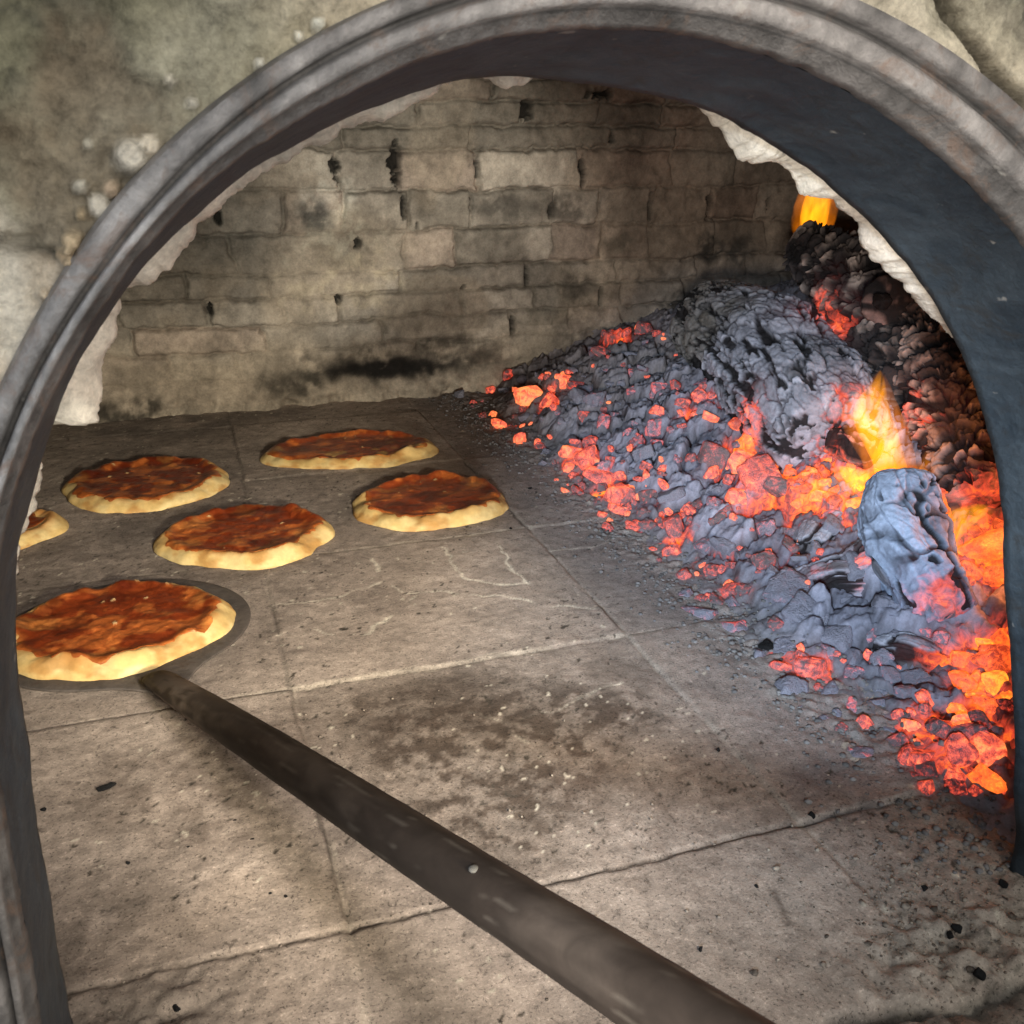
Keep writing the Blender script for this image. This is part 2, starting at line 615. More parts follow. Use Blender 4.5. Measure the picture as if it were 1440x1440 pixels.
    def stain_shade(u, v, rx, ry, color, k, sc=22, s=60, lo=0.3, hi=0.6):
        nonlocal col
        c = on_z(u, v)
        d = np.hypot((X - c[0]) / rx, (Y - c[1]) / ry) + (fbm(X * 11, Y * 11, s, 4) - 0.5) * 1.1
        a = (1 - sst(0.45, 1.1, d)) * k * (0.35 + 0.65 * sst(lo, hi, fbm(X * sc, Y * sc, s + 3, 5, 0.7)))
        col = mixc(col, color, np.clip(a, 0, 1))
    stain_shade(690, 1050, 0.17, 0.17, (0.055, 0.038, 0.028), 0.9, 60, 60, 0.36, 0.6)
    stain_shade(620, 1000, 0.12, 0.06, (0.05, 0.035, 0.028), 0.6, 60, 64)
    stain_shade(800, 940, 0.16, 0.1, (0.08, 0.065, 0.055), 0.45, 50, 61)
    stain_shade(300, 1100, 0.16, 0.1, (0.10, 0.075, 0.06), 0.65, 50, 62)
    stain_shade(180, 1330, 0.08, 0.08, (0.09, 0.07, 0.055), 0.6, 50, 63)
    stain_shade(960, 1130, 0.1, 0.12, (0.10, 0.07, 0.055), 0.5, 50, 66)
    stain_shade(330, 1340, 0.12, 0.09, (0.36, 0.29, 0.235), 0.5, 20, 67)
    stain_shade(1180, 1110, 0.05, 0.04, (0.05, 0.045, 0.05), 0.6, 40, 68)
    stain_shade(150, 820, 0.4, 0.32, (0.13, 0.105, 0.09), 0.7, 20, 69)  # shade on the left floor painted in, here and the next three
    stain_shade(150, 620, 0.35, 0.25, (0.12, 0.10, 0.085), 0.6, 20, 70)
    stain_shade(330, 700, 0.25, 0.2, (0.12, 0.10, 0.088), 0.5, 20, 71)
    stain_shade(200, 600, 0.3, 0.1, (0.06, 0.05, 0.045), 0.6, 20, 73)
    # ash dust close to the fire
    ashd = sst(0.36, 0.54, X + (big - 0.5) * 0.12) * sst(0.42, 0.62, Y)
    col = mixc(col, (0.25, 0.235, 0.24), ashd * 0.6)
    Z += sst(0.48, 0.55, X) * (fine - 0.3) * 0.008
    # fine dark pits and pale grit
    f1, f2, cid, _, _ = voro(X * 150 + 2 * fbm(X * 60, Y * 60, 5, 2), Y * 150 + 2 * fbm(X * 60, Y * 60, 6, 2), 9)
    keep = (cid > 0.86) & (f1 < 0.10 + 0.25 * ((cid * 91) % 1)) & (fbm(X * 6, Y * 6, 77, 3) > 0.42)
    col[keep] = np.where((cid[keep] > 0.955)[:, None], np.array([0.5, 0.45, 0.37]), np.array([0.06, 0.05, 0.04]))
    Z += np.where(keep, np.where(cid > 0.955, 0.0003, -0.0006), 0)
    # crumbled front edge: the floor breaks off at the sill
    front = px_line([(1100, 1470), (1180, 1440), (1290, 1424), (1370, 1408), (1400, 1385), (1445, 1375)])
    d = seg_dist(wx, wy, front)
    g = np.exp(-(d / 0.005) ** 2)
    Z -= g * 0.012
    col = mixc(col, (0.03, 0.025, 0.022), np.clip(g * 1.1, 0, 0.9))
    fx = np.array(sorted(front))
    yedge = np.interp(X, fx[:, 0], fx[:, 1])
    below = (Y < yedge) & (X > 0.3)
    col[below] = col[below] * 0.6 + np.array([0.24, 0.22, 0.2]) * 0.4
    crumble = sst(0.30, 0.44, X) * (1 - sst(0.40, 0.47, Y + (mid - 0.5) * 0.12))
    Z += crumble * (fbm(X * 70, Y * 70, 15, 4) - 0.45) * 0.02
    col = mixc(col, (0.36, 0.33, 0.28), crumble * 0.6 * fine)
    crl = (1 - sst(-0.08, 0.03, X)) * (1 - sst(0.47, 0.56, Y + (mid - 0.5) * 0.1))
    Z += crl * (fbm(X * 70, Y * 70, 15, 4) - 0.45) * 0.016
    col = mixc(col, (0.13, 0.11, 0.09), crl * 0.6)
    V = np.stack([X, Y, Z], -1).reshape(-1, 3)
    o = mesh_np('floor', V, grid_quads(len(xs), len(ys)), M_FLOOR, attrs={'Col': col.reshape(-1, 3)})
    tag(o, kind='structure')


build_floor()

# ------------------------------------------------------------------ brick chamber
chamber = thing('brick_chamber', (0.3, 1.95, 0), 'sooty old brick back wall of the oven behind the pizzas and the fire', 'oven chamber')


def build_back_wall():
    xs = np.arange(-0.55, 1.50, 0.003)
    zs = np.arange(-0.03, 0.86, 0.003)
    X, Z = np.meshgrid(xs, zs, indexing='ij')
    wx = X + (fbm(X * 12, Z * 12, 3, 3) - 0.5) * 0.024 + (fbm(X * 70, Z * 70, 24, 3) - 0.5) * 0.010
    wz = Z + (fbm(X * 7, Z * 7, 4, 3) - 0.5) * 0.018 + (fbm(X * 40, Z * 40, 14, 3) - 0.5) * 0.012

    def zz(v, u=700):
        return on_y(u, v, WALL_Y)[2]

    def xx(u, v):
        return on_y(u, v, WALL_Y)[0]
    lines = [540, 510, 475, 440, 405, 373, 320, 265, 210, 178, 145, 112]
    joints = [[250, 420, 600], [240, 335, 430, 590, 710], [190, 375, 540, 720], [295, 400, 475, 655, 755, 880], [385, 565, 745, 870], [330, 505, 570, 645, 780, 850, 915, 1010],
              [395, 480, 568, 660, 775, 840, 915, 1000], [475, 558, 677, 818, 945, 1040], [480, 665, 862, 950, 1075], [587, 735, 842, 930, 1030], [530, 690, 845, 935]]
    zl = [zz(v) for v in lines]
    while zl[-1] < 0.9:
        zl.append(zl[-1] + 0.062)
    D = np.zeros_like(X)
    col = np.ones(X.shape + (3,)) * np.array([0.265, 0.242, 0.21])
    edge = np.full(X.shape, 0.5)
    bid = np.zeros(X.shape)
    rnd = random.Random(5)
    for k in range(len(zl) - 1):
        a, b = zl[k], zl[k + 1]
        v0 = (lines[k] + lines[k + 1]) / 2 if k + 1 < len(lines) else 60
        js = [xx(u, v0) for u in joints[k]] if k < len(joints) else []
        lo = (min(js) if js else 0.5)
        hi = (max(js) if js else 0.5)
        while lo > -0.6:
            lo -= rnd.uniform(0.12, 0.25)
            js.append(lo)
        while hi < 1.6:
            hi += rnd.uniform(0.12, 0.25)
            js.append(hi)
        js = np.array(sorted(js))
        m = (wz >= a) & (wz < b)
        xi = wx[m] + (wz[m] - a) * (rnd.random() - 0.5) * 0.3
        idx = np.searchsorted(js, xi)
        l = js[np.clip(idx - 1, 0, len(js) - 1)]
        r = js[np.clip(idx, 0, len(js) - 1)]
        dxj = np.minimum(xi - l, r - xi)
        dzj = np.minimum(wz[m] - a, b - wz[m])
        edge[m] = np.minimum(dxj, dzj * 1.0)
        bid[m] = _h(idx.astype(float), np.full(idx.shape, float(k)), np.zeros(idx.shape), 3)
    rough = fbm(X * 40, Z * 40, 6, 4)
    wear = fbm(X * 5, Z * 5, 9, 3)
    # lower wall is smeared with old render, joints nearly closed there
    smear = np.clip(1 - sst(0.05, 0.16, Z + (wear - 0.5) * 0.12), 0, 0.85)
    smear = np.maximum(smear, 0.75 * (1 - sst(0.05, 0.16, np.hypot((X - 0.3) / 1.3, (Z - 0.27)) + (wear - .5) * .25)))
    smear = np.maximum(smear, 0.55 * sst(0.50, 0.62, fbm(X * 6, Z * 6, 90, 3)))
    jw = 0.0035 + 0.004 * fbm(X * 16, Z * 16, 10, 3)
    jd = 1 - sst(0.0, 1.0, edge / jw)
    D -= jd * (0.014 * (1 - smear) + 0.0008)
    D += (1 - smear) * (bid - 0.5) * 0.012 + (rough - 0.5) * 0.010 + (fbm(X * 9, Z * 9, 16, 3) - 0.5) * 0.018
    D -= (1 - sst(0, 0.014, edge)) * 0.003 * (1 - smear)
    tone = 0.62 + 0.68 * bid
    col = col * lerp(tone, 1.0, smear)[..., None]
    dark = ((bid * 7.31) % 1.0 > 0.82) & (Z > 0.13)
    col = mixc(col, (0.085, 0.078, 0.066), np.where(dark, 0.6, 0) * sst(0.3, 0.6, fbm(X * 14, Z * 14, 71, 3)))
    col = mixc(col, (0.30, 0.25, 0.19), smear * 0.7)
    col = mixc(col, (0.10, 0.085, 0.068), jd * 0.8 * (1 - smear * 0.8) * sst(0.22, 0.5, fbm(X * 20, Z * 20, 33, 3)))
    col = mixc(col, (0.34, 0.29, 0.22), jd * 0.15 * smear)
    # browner and darker upper right, darker top, greyer upper left
    col = mixc(col, (0.15, 0.115, 0.09), np.clip(sst(0.62, 1.1, X + 0.5 * (Z - 0.3) + (wear - 0.5) * 0.3) * 0.75, 0, 1))
    col = mixc(col, (0.13, 0.12, 0.10), np.clip(sst(0.40, 0.55, Z + (wear - 0.5) * 0.15) * 0.55, 0, 1))
    col = mixc(col, (0.14, 0.135, 0.115), np.clip((1 - sst(0.05, 0.25, X + (wear - .5) * .2)) * sst(0.2, 0.32, Z) * 0.6, 0, 1))

    def patch(u, v, ru, rv, color, k, s, thr=0.45):
        nonlocal col
        c = on_y(u, v, WALL_Y)
        q = 1.42e-3
        d = np.hypot((X - c[0]) / (ru * q), (Z - c[2]) / (rv * q)) + (fbm(X * 22, Z * 22, s, 4) - 0.5) * 1.2
        a = (1 - sst(0.4, 1.15, d)) * k * sst(thr - 0.2, thr + 0.2, fbm(X * 40, Z * 40, s + 1, 4, 0.65))
        col = mixc(col, color, np.clip(a, 0, 1))
    patch(560, 510, 190, 36, (0.045, 0.04, 0.034), 0.75, 99, 0.42)
    patch(560, 514, 150, 20, (0.012, 0.011, 0.010), 0.85, 100, 0.42)
    patch(540, 516, 90, 15, (0.012, 0.011, 0.010), 1.0, 100, 0.2)
    patch(420, 540, 60, 24, (0.03, 0.027, 0.022), 0.8, 101, 0.45)
    patch(190, 575, 70, 22, (0.02, 0.018, 0.015), 0.9, 102, 0.45)
    patch(620, 480, 60, 12, (0.03, 0.027, 0.022), 0.7, 103, 0.5)
    patch(690, 500, 40, 30, (0.06, 0.05, 0.04), 0.7, 104, 0.4)
    patch(800, 480, 60, 45, (0.10, 0.085, 0.075), 0.7, 105, 0.35)
    patch(450, 275, 50, 30, (0.42, 0.42, 0.38), 0.7, 106, 0.48)
    patch(460, 335, 80, 50, (0.42, 0.40, 0.33), 0.6, 107, 0.5)
    patch(500, 395, 120, 50, (0.40, 0.35, 0.26), 0.5, 108, 0.5)
    patch(450, 235, 45, 16, (0.34, 0.32, 0.28), 0.6, 110, 0.45)
    patch(440, 300, 36, 26, (0.05, 0.055, 0.055), 0.8, 111, 0.35)
    patch(700, 290, 55, 24, (0.06, 0.056, 0.05), 0.75, 112, 0.36)
    patch(800, 290, 36, 24, (0.05, 0.045, 0.04), 0.75, 113, 0.36)
    patch(870, 345, 34, 24, (0.07, 0.065, 0.052), 0.7, 114, 0.36)
    patch(1000, 350, 26, 26, (0.035, 0.032, 0.028), 0.9, 115, 0.33)
    patch(1040, 360, 26, 36, (0.035, 0.032, 0.028), 0.9, 116, 0.33)
    patch(820, 405, 42, 22, (0.05, 0.046, 0.04), 0.75, 117, 0.36)
    patch(960, 425, 60, 22, (0.02, 0.018, 0.016), 0.9, 118, 0.36)
    tone2 = fbm(X * 13, Z * 13, 140, 5, 0.6)
    col = col * (0.76 + 0.48 * sst(0.3, 0.7, tone2))[..., None]
    pinkb = np.where((bid * 3.77) % 1.0 > 0.7, 1.0, 0.0) * (1 - smear)
    col = col * (1 + pinkb[..., None] * np.array([0.06, -0.02, -0.04]))
    # open holes between bricks
    for (u, v, ru, rv) in [(556, 232, 9, 24), (568, 292, 4, 18), (503, 338, 7, 13), (1000, 288, 6, 22), (308, 308, 6, 12), (775, 290, 5, 12), (470, 235, 7, 16),
                           (738, 155, 9, 14), (842, 132, 18, 8), (822, 240, 5, 22), (862, 190, 3, 12), (652, 404, 6, 4), (742, 390, 4, 14), (296, 436, 4, 12), (722, 465, 4, 18), (845, 415, 4, 12), (915, 290, 4, 16), (475, 420, 5, 7), (1080, 290, 4, 12), (672, 238, 3, 16), (588, 318, 3, 8)]:
        c = on_y(u, v, WALL_Y)
        d = np.hypot((X - c[0]) / (ru * 1.42e-3), (Z - c[2]) / (rv * 1.42e-3)) + (fbm(X * 55, Z * 55, 120, 4, 0.65) - 0.5) * 2.2
        a = 1 - sst(0.7, 1.0, d)
        D -= a * 0.035
        col = mixc(col, (0.008, 0.007, 0.006), a * 0.95)
    # rubble foot
    foot = 1 - sst(0.0, 0.06, Z)
    D += foot * (0.015 + 0.05 * (fbm(X * 28, Z * 28, 130, 4) - 0.35))
    curve = 0.10 * np.clip((np.abs(X - 0.45) - 0.75) / 0.4, 0, 2) ** 2 + 0.35 * np.clip(Z - 0.42, 0, 1) ** 2
    Y = WALL_Y - D - curve
    V = np.stack([X, Y, Z], -1).reshape(-1, 3)
    mesh_np('back_wall', V - np.array([0.3, 1.95, 0]), grid_quads(len(xs), len(zs)), M_BRICK, chamber, {'Col': col.reshape(-1, 3)})


build_back_wall()


def build_vault():
    """the rest of the chamber: side walls and the barrel vault that close it"""
    prof = [(-0.56, -0.03), (-0.60, 0.30)] + [(0.45 - 1.08 * math.cos(a), 0.42 + 0.40 * math.sin(a)) for a in np.linspace(0.1, math.pi - 0.1, 40)] + [(1.49, 0.30), (1.47, -0.03)]
    pr = np.array(prof)
    seg = np.r_[0, np.cumsum(np.hypot(*np.diff(pr, axis=0).T))]
    t = np.linspace(0, seg[-1], 220)
    px, pz = np.interp(t, seg, pr[:, 0]), np.interp(t, seg, pr[:, 1])
    ys = np.arange(0.43, 2.0, 0.012)
    T, Y = np.meshgrid(t, ys, indexing='ij')
    row = np.floor(T / 0.06)
    off = T / 0.06 - row
    bx = Y / 0.2 + 0.5 * (row % 2)
    e = np.minimum(np.minimum(off, 1 - off) * 0.06, np.minimum(bx % 1, 1 - bx % 1) * 0.2)
    dz = sst(0, 0.012, e) * 0.008 + (fbm(T * 9, Y * 9, 5, 3) - 0.5) * 0.02
    nx, nz = -(px - 0.45), -(pz - 0.2)
    ln = np.hypot(nx, nz)
    V = np.stack([px[:, None] + dz * (nx / ln)[:, None], Y, pz[:, None] + dz * (nz / ln)[:, None]], -1)
    r = _h(row, np.floor(bx), np.zeros_like(row), 2)
    col = np.ones(T.shape + (3,)) * np.array([0.17, 0.14, 0.115]) * (0.75 + 0.5 * r)[..., None]
    mesh_np('vault', V.reshape(-1, 3) - np.array([0.3, 1.95, 0]), grid_quads(len(t), len(ys)), M_BRICK, chamber, {'Col': col.reshape(-1, 3)})


build_vault()

# ------------------------------------------------------------------ iron arch frame
Y_FACE, Y_BACK = 0.36, 0.43
ACX, ACZ = 0.18, 0.22
T_PX = [(97, 1440), (95, 1385), (75, 1260), (55, 1160), (45, 1060), (35, 1010), (23, 913), (22, 847), (23, 780), (43, 707), (63, 623), (83, 577), (110, 507), (143, 463), (183, 397), (233, 340), (283, 303), (350, 240), (433, 197), (480, 168), (547, 143), (613, 120), (680, 109), (757, 108), (813, 117), (880, 126), (960, 142), (980, 150), (1060, 187), (1120, 227), (1177, 272), (1227, 318), (1267, 360), (1300, 407), (1330, 457), (1343, 480), (1377, 570), (1403, 667), (1410, 780), (1413, 847), (1420, 960), (1423, 1110), (1427, 1210)]
I_PX = [(55, 1440), (40, 1335), (15, 1210), (0, 1115), (0, 770), (20, 687), (43, 623), (77, 547), (110, 480), (187, 373), (233, 310), (317, 233), (400, 180), (480, 135), (563, 93), (663, 60), (747, 42), (847, 36), (960, 44), (1043, 62), (1110, 85), (1193, 123), (1260, 163), (1337, 227), (1393, 280), (1440, 333)]
G_PX = [(7, 627), (33, 563), (70, 480), (133, 400), (200, 300), (267, 227), (333, 173), (400, 113), (480, 70), (547, 37), (613, 13), (647, 0), (1077, 0), (1160, 20), (1260, 77), (1343, 133), (1440, 217)]
O_PX = [(0, 535), (40, 477), (83, 383), (133, 317), (187, 247), (233, 197), (287, 157), (350, 110), (417, 60), (480, 27), (550, 0), (1200, 0), (1260, 30), (1337, 77), (1393, 120), (1440, 163)]
TH = np.radians(np.linspace(-44, 228, 1000))


def polar(px, y):
    p = np.array([on_y(u, v, y) for u, v in px])
    th = np.degrees(np.arctan2(p[:, 2] - ACZ, p[:, 0] - ACX))
    th = np.where(th < -90, th + 360, th)
    r = np.hypot(p[:, 2] - ACZ, p[:, 0] - ACX)
    i = np.argsort(th)
    return th[i], r[i]


def smooth(a, n=9):
    k = np.hanning(n + 2)[1:-1]
    k /= k.sum()
    return np.convolve(np.pad(a, n // 2, mode='edge'), k, mode='valid')


_deg = np.degrees(TH)
_t, _rr = polar(T_PX, Y_BACK)
R_T = smooth(np.interp(_deg, _t, _rr), 35)


def jambs(R, src_deg):
    # below the last traced point the jambs run straight down
    lo, hi = math.radians(max(src_deg[0], -40)), math.radians(min(src_deg[-1], 225))
    xl = R[np.argmin(abs(TH - lo))] * math.cos(lo)
    xh = R[np.argmin(abs(TH - hi))] * math.cos(hi)
    R = np.where(TH < lo, xl / np.cos(TH), R)
    return np.where(TH > hi, xh / np.cos(TH), R)


R_T = jambs(R_T, _t)
_t, _rr = polar(I_PX, Y_FACE)
dI = np.interp(_deg, _t, _rr - np.interp(_t, _deg, R_T))
R_I = smooth(R_T + dI, 61)
_t, _rr = polar(G_PX, Y_FACE)
R_G = smooth(R_I + np.interp(_deg, _t, _rr - np.interp(_t, _deg, R_I)), 81)
_t, _rr = polar(O_PX, Y_FACE)
R_O = smooth(R_I + np.interp(_deg, _t, _rr - np.interp(_t, _deg, R_I)), 81)


def ring_pts(R, y, jitter=0.0, s=0):
    R = R + (jitter * (fbm(TH * 30, TH * 0, s, 3) - 0.5) if jitter else 0)
    return np.stack([ACX + R * np.cos(TH), np.full_like(TH, y) if np.isscalar(y) else y, ACZ + R * np.sin(TH)], -1)


frame = thing('arch_frame', (ACX, Y_FACE, 0), 'grey moulded iron arch frame around the oven mouth with dark inner lining', 'oven frame')


def strip(name, rings, mat, parent, origin, attrs=None, smoothf=True):
    P = np.stack(rings, 0)
    n, m = P.shape[:2]
    return mesh_np(name, P.reshape(-1, 3) - np.array(origin), grid_quads(n, m), mat, parent, attrs, smooth=smoothf)


def mixr(a, b, t):
    return a + (b - a) * t


rough_i = 0.0016 * (fbm(TH * 40, TH * 3, 3, 4) - 0.5)
prof = [(R_O + .001, 0.385), (R_O, 0.358), (R_O - .0012, 0.3548), (mixr(R_G, R_O, .85), 0.3535), (mixr(R_G, R_O, .3), 0.3535), (mixr(R_G, R_O, .16), 0.3545), (R_G + .0009, 0.3585), (R_G - .0009, 0.3585),
        (mixr(R_I, R_G, .86), 0.3545), (mixr(R_I, R_G, .78), 0.3532), (mixr(R_I, R_G, .50), 0.3532), (mixr(R_I, R_G, .42), 0.3545), (mixr(R_I, R_G, .38), 0.3575), (mixr(R_I, R_G, .06), 0.3585), (R_I + rough_i, 0.3605), (R_I - .0006 + rough_i, 0.364)]


def ring_cols(n):
    base = np.array([.5, .8, 1, 1, 1, .9, .38, .38, .9, 1, 1, .9, .5, .55, .6, .3])
    out = []
    for k in range(n):
        w = fbm(TH * 22, TH * 0 + k * 0.35, 400, 4)
        f = fbm(TH * 140, TH * 0 + k * 0.9, 410 + k, 3)
        v = base[k] * (0.4 + 1.2 * w) * (0.8 + 0.4 * f)
        out.append(np.stack([v * 1.02, v, v * 0.98], -1))
    return np.concatenate(out)


strip('face_ring', [ring_pts(r, y) + np.array([0, 1, 0]) * (0.0008 * (fbm(TH * 25 + k, TH * 2, 60 + k, 3) - 0.5))[:, None] for k, (r, y) in enumerate(prof)], M_FRAME, frame, frame.location,
      {'Col': ring_cols(len(prof))})
lin = []
for k, t in enumerate(np.linspace(0, 1, 14)):
    R = mixr(R_I - .0004, R_T, t) + 0.0022 * (fbm(TH * 14, TH * 0 + t * 5, 41, 4) - 0.5) * min(1, t * 6 + 0.05)
    lin.append(ring_pts(R, 0.3642 + t * (Y_BACK - 0.3642)))
lin.append(ring_pts(R_T + 0.006, Y_BACK + 0.001))
lin.append(ring_pts(R_T + 0.05, Y_BACK + 0.001))
strip('throat_lining', lin, M_LINING, frame, frame.location)

# ------------------------------------------------------------------ stone front wall
wall = thing('stone_wall', (ACX, 0.4, 0), 'mottled grey green stone wall with cream lime daubs around the iron arch', 'wall')


def build_facade():
    Y0 = 0.366
    xs = np.concatenate([np.arange(-0.62, -0.16, 0.006), np.arange(-0.16, 0.60, 0.0014), np.arange(0.60, 1.05, 0.006)])
    zs = np.concatenate([np.arange(-0.12, 0.30, 0.006), np.arange(0.30, 0.66, 0.0014), np.arange(0.66, 1.0, 0.006)])
    X, Z = np.meshgrid(xs, zs, indexing='ij')
    th = np.arctan2(Z - ACZ, X - ACX)
    th = np.where(th < math.radians(-90), th + 2 * math.pi, th)
    r = np.hypot(X - ACX, Z - ACZ)
    ro = np.interp(th, TH, R_O)
    out = r - ro
    big = fbm(X * 9, Z * 9, 1, 4)
    mid = fbm(X * 40, Z * 40, 2, 6, 0.62)
    fine = fbm(X * 160, Z * 160, 5, 4)
    D = (big - 0.5) * 0.028 + (mid - 0.5) * 0.013 + (fine - 0.5) * 0.003
    D = D * sst(0.0, 0.02, out) - 0.004 * (1 - sst(0.0, 0.012, out))
    col = np.ones(X.shape + (3,)) * np.array([0.25, 0.23, 0.165])
    col = col * np.clip(0.0 + 2.0 * mid + 0.6 * (fine - .5), 0.15, 2)[..., None]
    streak = fbm((X - Z) * 34 + mid, (X + Z) * 95, 8, 5, 0.65)
    col = mixc(col, (0.11, 0.105, 0.082), sst(0.48, 0.60, streak) * 0.85)
    col = mixc(col, (0.46, 0.44, 0.34), sst(0.56, 0.72, fbm((X + Z) * 20, (X - Z) * 50, 18, 4, 0.6)) * 0.55)
    lime = 1 - sst(0.010, 0.05, out + (fbm(X * 26, Z * 26, 12, 4) - 0.5) * 0.05)
    hue = fbm(X * 14, Z * 14, 19, 2)[..., None]
    cream = np.array([0.66, 0.53, 0.34]) * (1 - hue) + np.array([0.66, 0.63, 0.55]) * hue
    col = col * (1 - lime[..., None] * 0.9) + cream * lime[..., None] * 0.9
    D += lime * 0.004 * (fine + mid)

    def at(u, v):
        p = on_y(u, v, Y0)
        return p[0], p[2]
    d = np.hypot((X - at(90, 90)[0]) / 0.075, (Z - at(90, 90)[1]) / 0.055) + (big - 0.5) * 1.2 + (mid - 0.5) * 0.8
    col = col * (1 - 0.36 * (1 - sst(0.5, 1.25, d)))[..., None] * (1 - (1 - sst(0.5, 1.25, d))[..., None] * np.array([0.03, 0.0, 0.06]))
    # brown dirt belt above the lower left
    c = at(150, 260)
    d = np.hypot((X - c[0]) / 0.035, (Z - c[1]) / 0.05) + (mid - 0.5) * 1.3
    col = mixc(col, (0.17, 0.12, 0.08), (1 - sst(0.5, 1.1, d)) * 0.6)
    # pinkish block lower left with a joint above
    line = [at(-80, 325), at(0, 338), at(45, 350), at(84, 362)]
    blk = (Z < np.interp(X, [p[0] for p in line], [p[1] for p in line])) & (X < ACX)
    a = np.where(blk, 1.0, 0) * 0.8
    col = mixc(col, (0.52, 0.43, 0.34), a * (0.4 + 0.6 * mid))
    d = np.hypot((X - at(10, 420)[0]) / 0.012, (Z - at(10, 420)[1]) / 0.03) + (mid - .5)
    col = mixc(col, (0.68, 0.62, 0.52), (1 - sst(.5, 1.1, d)) * .9)
    dj = seg_dist(X + (mid - .5) * .01, Z + (fine - .5) * .004, line)
    D -= np.exp(-(dj / 0.002) ** 2) * 0.006
    D += np.where(blk, 0.003, 0)
    col = mixc(col, (0.09, 0.08, 0.06), np.exp(-(dj / 0.0022) ** 2) * 0.7)
    # crevice upper right
    cr = [at(1340, -30), at(1352, 10), at(1378, 60), at(1396, 95), at(1450, 150)]
    dc = seg_dist(X + (mid - .5) * .008, Z + (fine - .5) * .006, cr)
    D -= np.exp(-(dc / 0.003) ** 2) * 0.014
    col = mixc(col, (0.04, 0.036, 0.03), np.exp(-(dc / 0.0035) ** 2) * 0.85)
    # lumps of lime and small stones pushed into the joint
    for (u, v, ru, color, hgt) in [(187, 222, 26, (.70, .64, .54), .006), (212, 205, 14, (.7, .62, .5), .004), (104, 338, 16, (.52, .40, .26), .008), (96, 358, 14, (.5, .38, .25), .007), (127, 200, 8, (.55, .5, .4), .003), (112, 262, 9, (.5, .46, .38), .002),
                                   (140, 290, 12, (.55, .5, .42), .003), (65, 410, 9, (.62, .5, .36), .005), (160, 265, 10, (.45, .34, .24), .004), (365, 90, 8, (.75, .7, .6), .003), (240, 116, 7, (.6, .55, .45), .003), (270, 145, 6, (.65, .6, .5), .003), (115, 300, 7, (.42, .32, .2), .004), (445, 35, 8, (.75, .72, .62), .003), (420, 52, 6, (.75, .7, .6), .003)]:
        cx, cz = at(u, v)
        q = 3.0e-4
        d = np.hypot(X - cx, Z - cz) / (ru * q) + (fbm(X * 90, Z * 90, 33, 3) - 0.5) * 0.9
        a = 1 - sst(0.6, 1.05, d)
        D += a * hgt * 1.4
        col = mixc(col, tuple(min(0.85, 1.15 * c) for c in color), a * 0.97)
        col = mixc(col, (0.08, 0.065, 0.05), (1 - sst(0.0, 0.25, np.abs(d - 1.2))) * 0.2)
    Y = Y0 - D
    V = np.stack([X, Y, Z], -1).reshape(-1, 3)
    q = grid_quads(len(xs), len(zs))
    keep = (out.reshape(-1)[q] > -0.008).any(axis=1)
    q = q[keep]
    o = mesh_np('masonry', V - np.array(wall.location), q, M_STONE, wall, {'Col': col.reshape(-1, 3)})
    return o


build_facade()


def build_inner_face():
    """the thickness of the front wall: reveal and the face turned to the chamber"""
    # outer limits of the inner face: a big rectangle reached along each ray
    c, s = np.cos(TH), np.sin(TH)
    big = np.minimum(1.4 / np.maximum(np.abs(c), 1e-3), 0.85 / np.maximum(np.abs(s), 1e-3))
    rings = [ring_pts(R_T + 0.012, Y_BACK + 0.003), ring_pts(R_T + 0.02, 0.443), ring_pts(np.maximum(big, R_T + .03), 0.443)]
    n = sum(len(r) for r in rings)
    strip('inner_face', rings, M_BRICK, wall, wall.location, {'Col': np.tile([0.17, 0.14, 0.115], (n, 1))})
    # outer slab top and sides so that no light leaks between face and vault
    rings = [ring_pts(np.maximum(big, R_T + .03), 0.385), ring_pts(np.maximum(big, R_T + .03), 0.443)]
    strip('wall_core', rings, M_BRICK, wall, wall.location, {'Col': np.tile([0.17, 0.14, 0.115], (2 * len(TH), 1))})


build_inner_face()


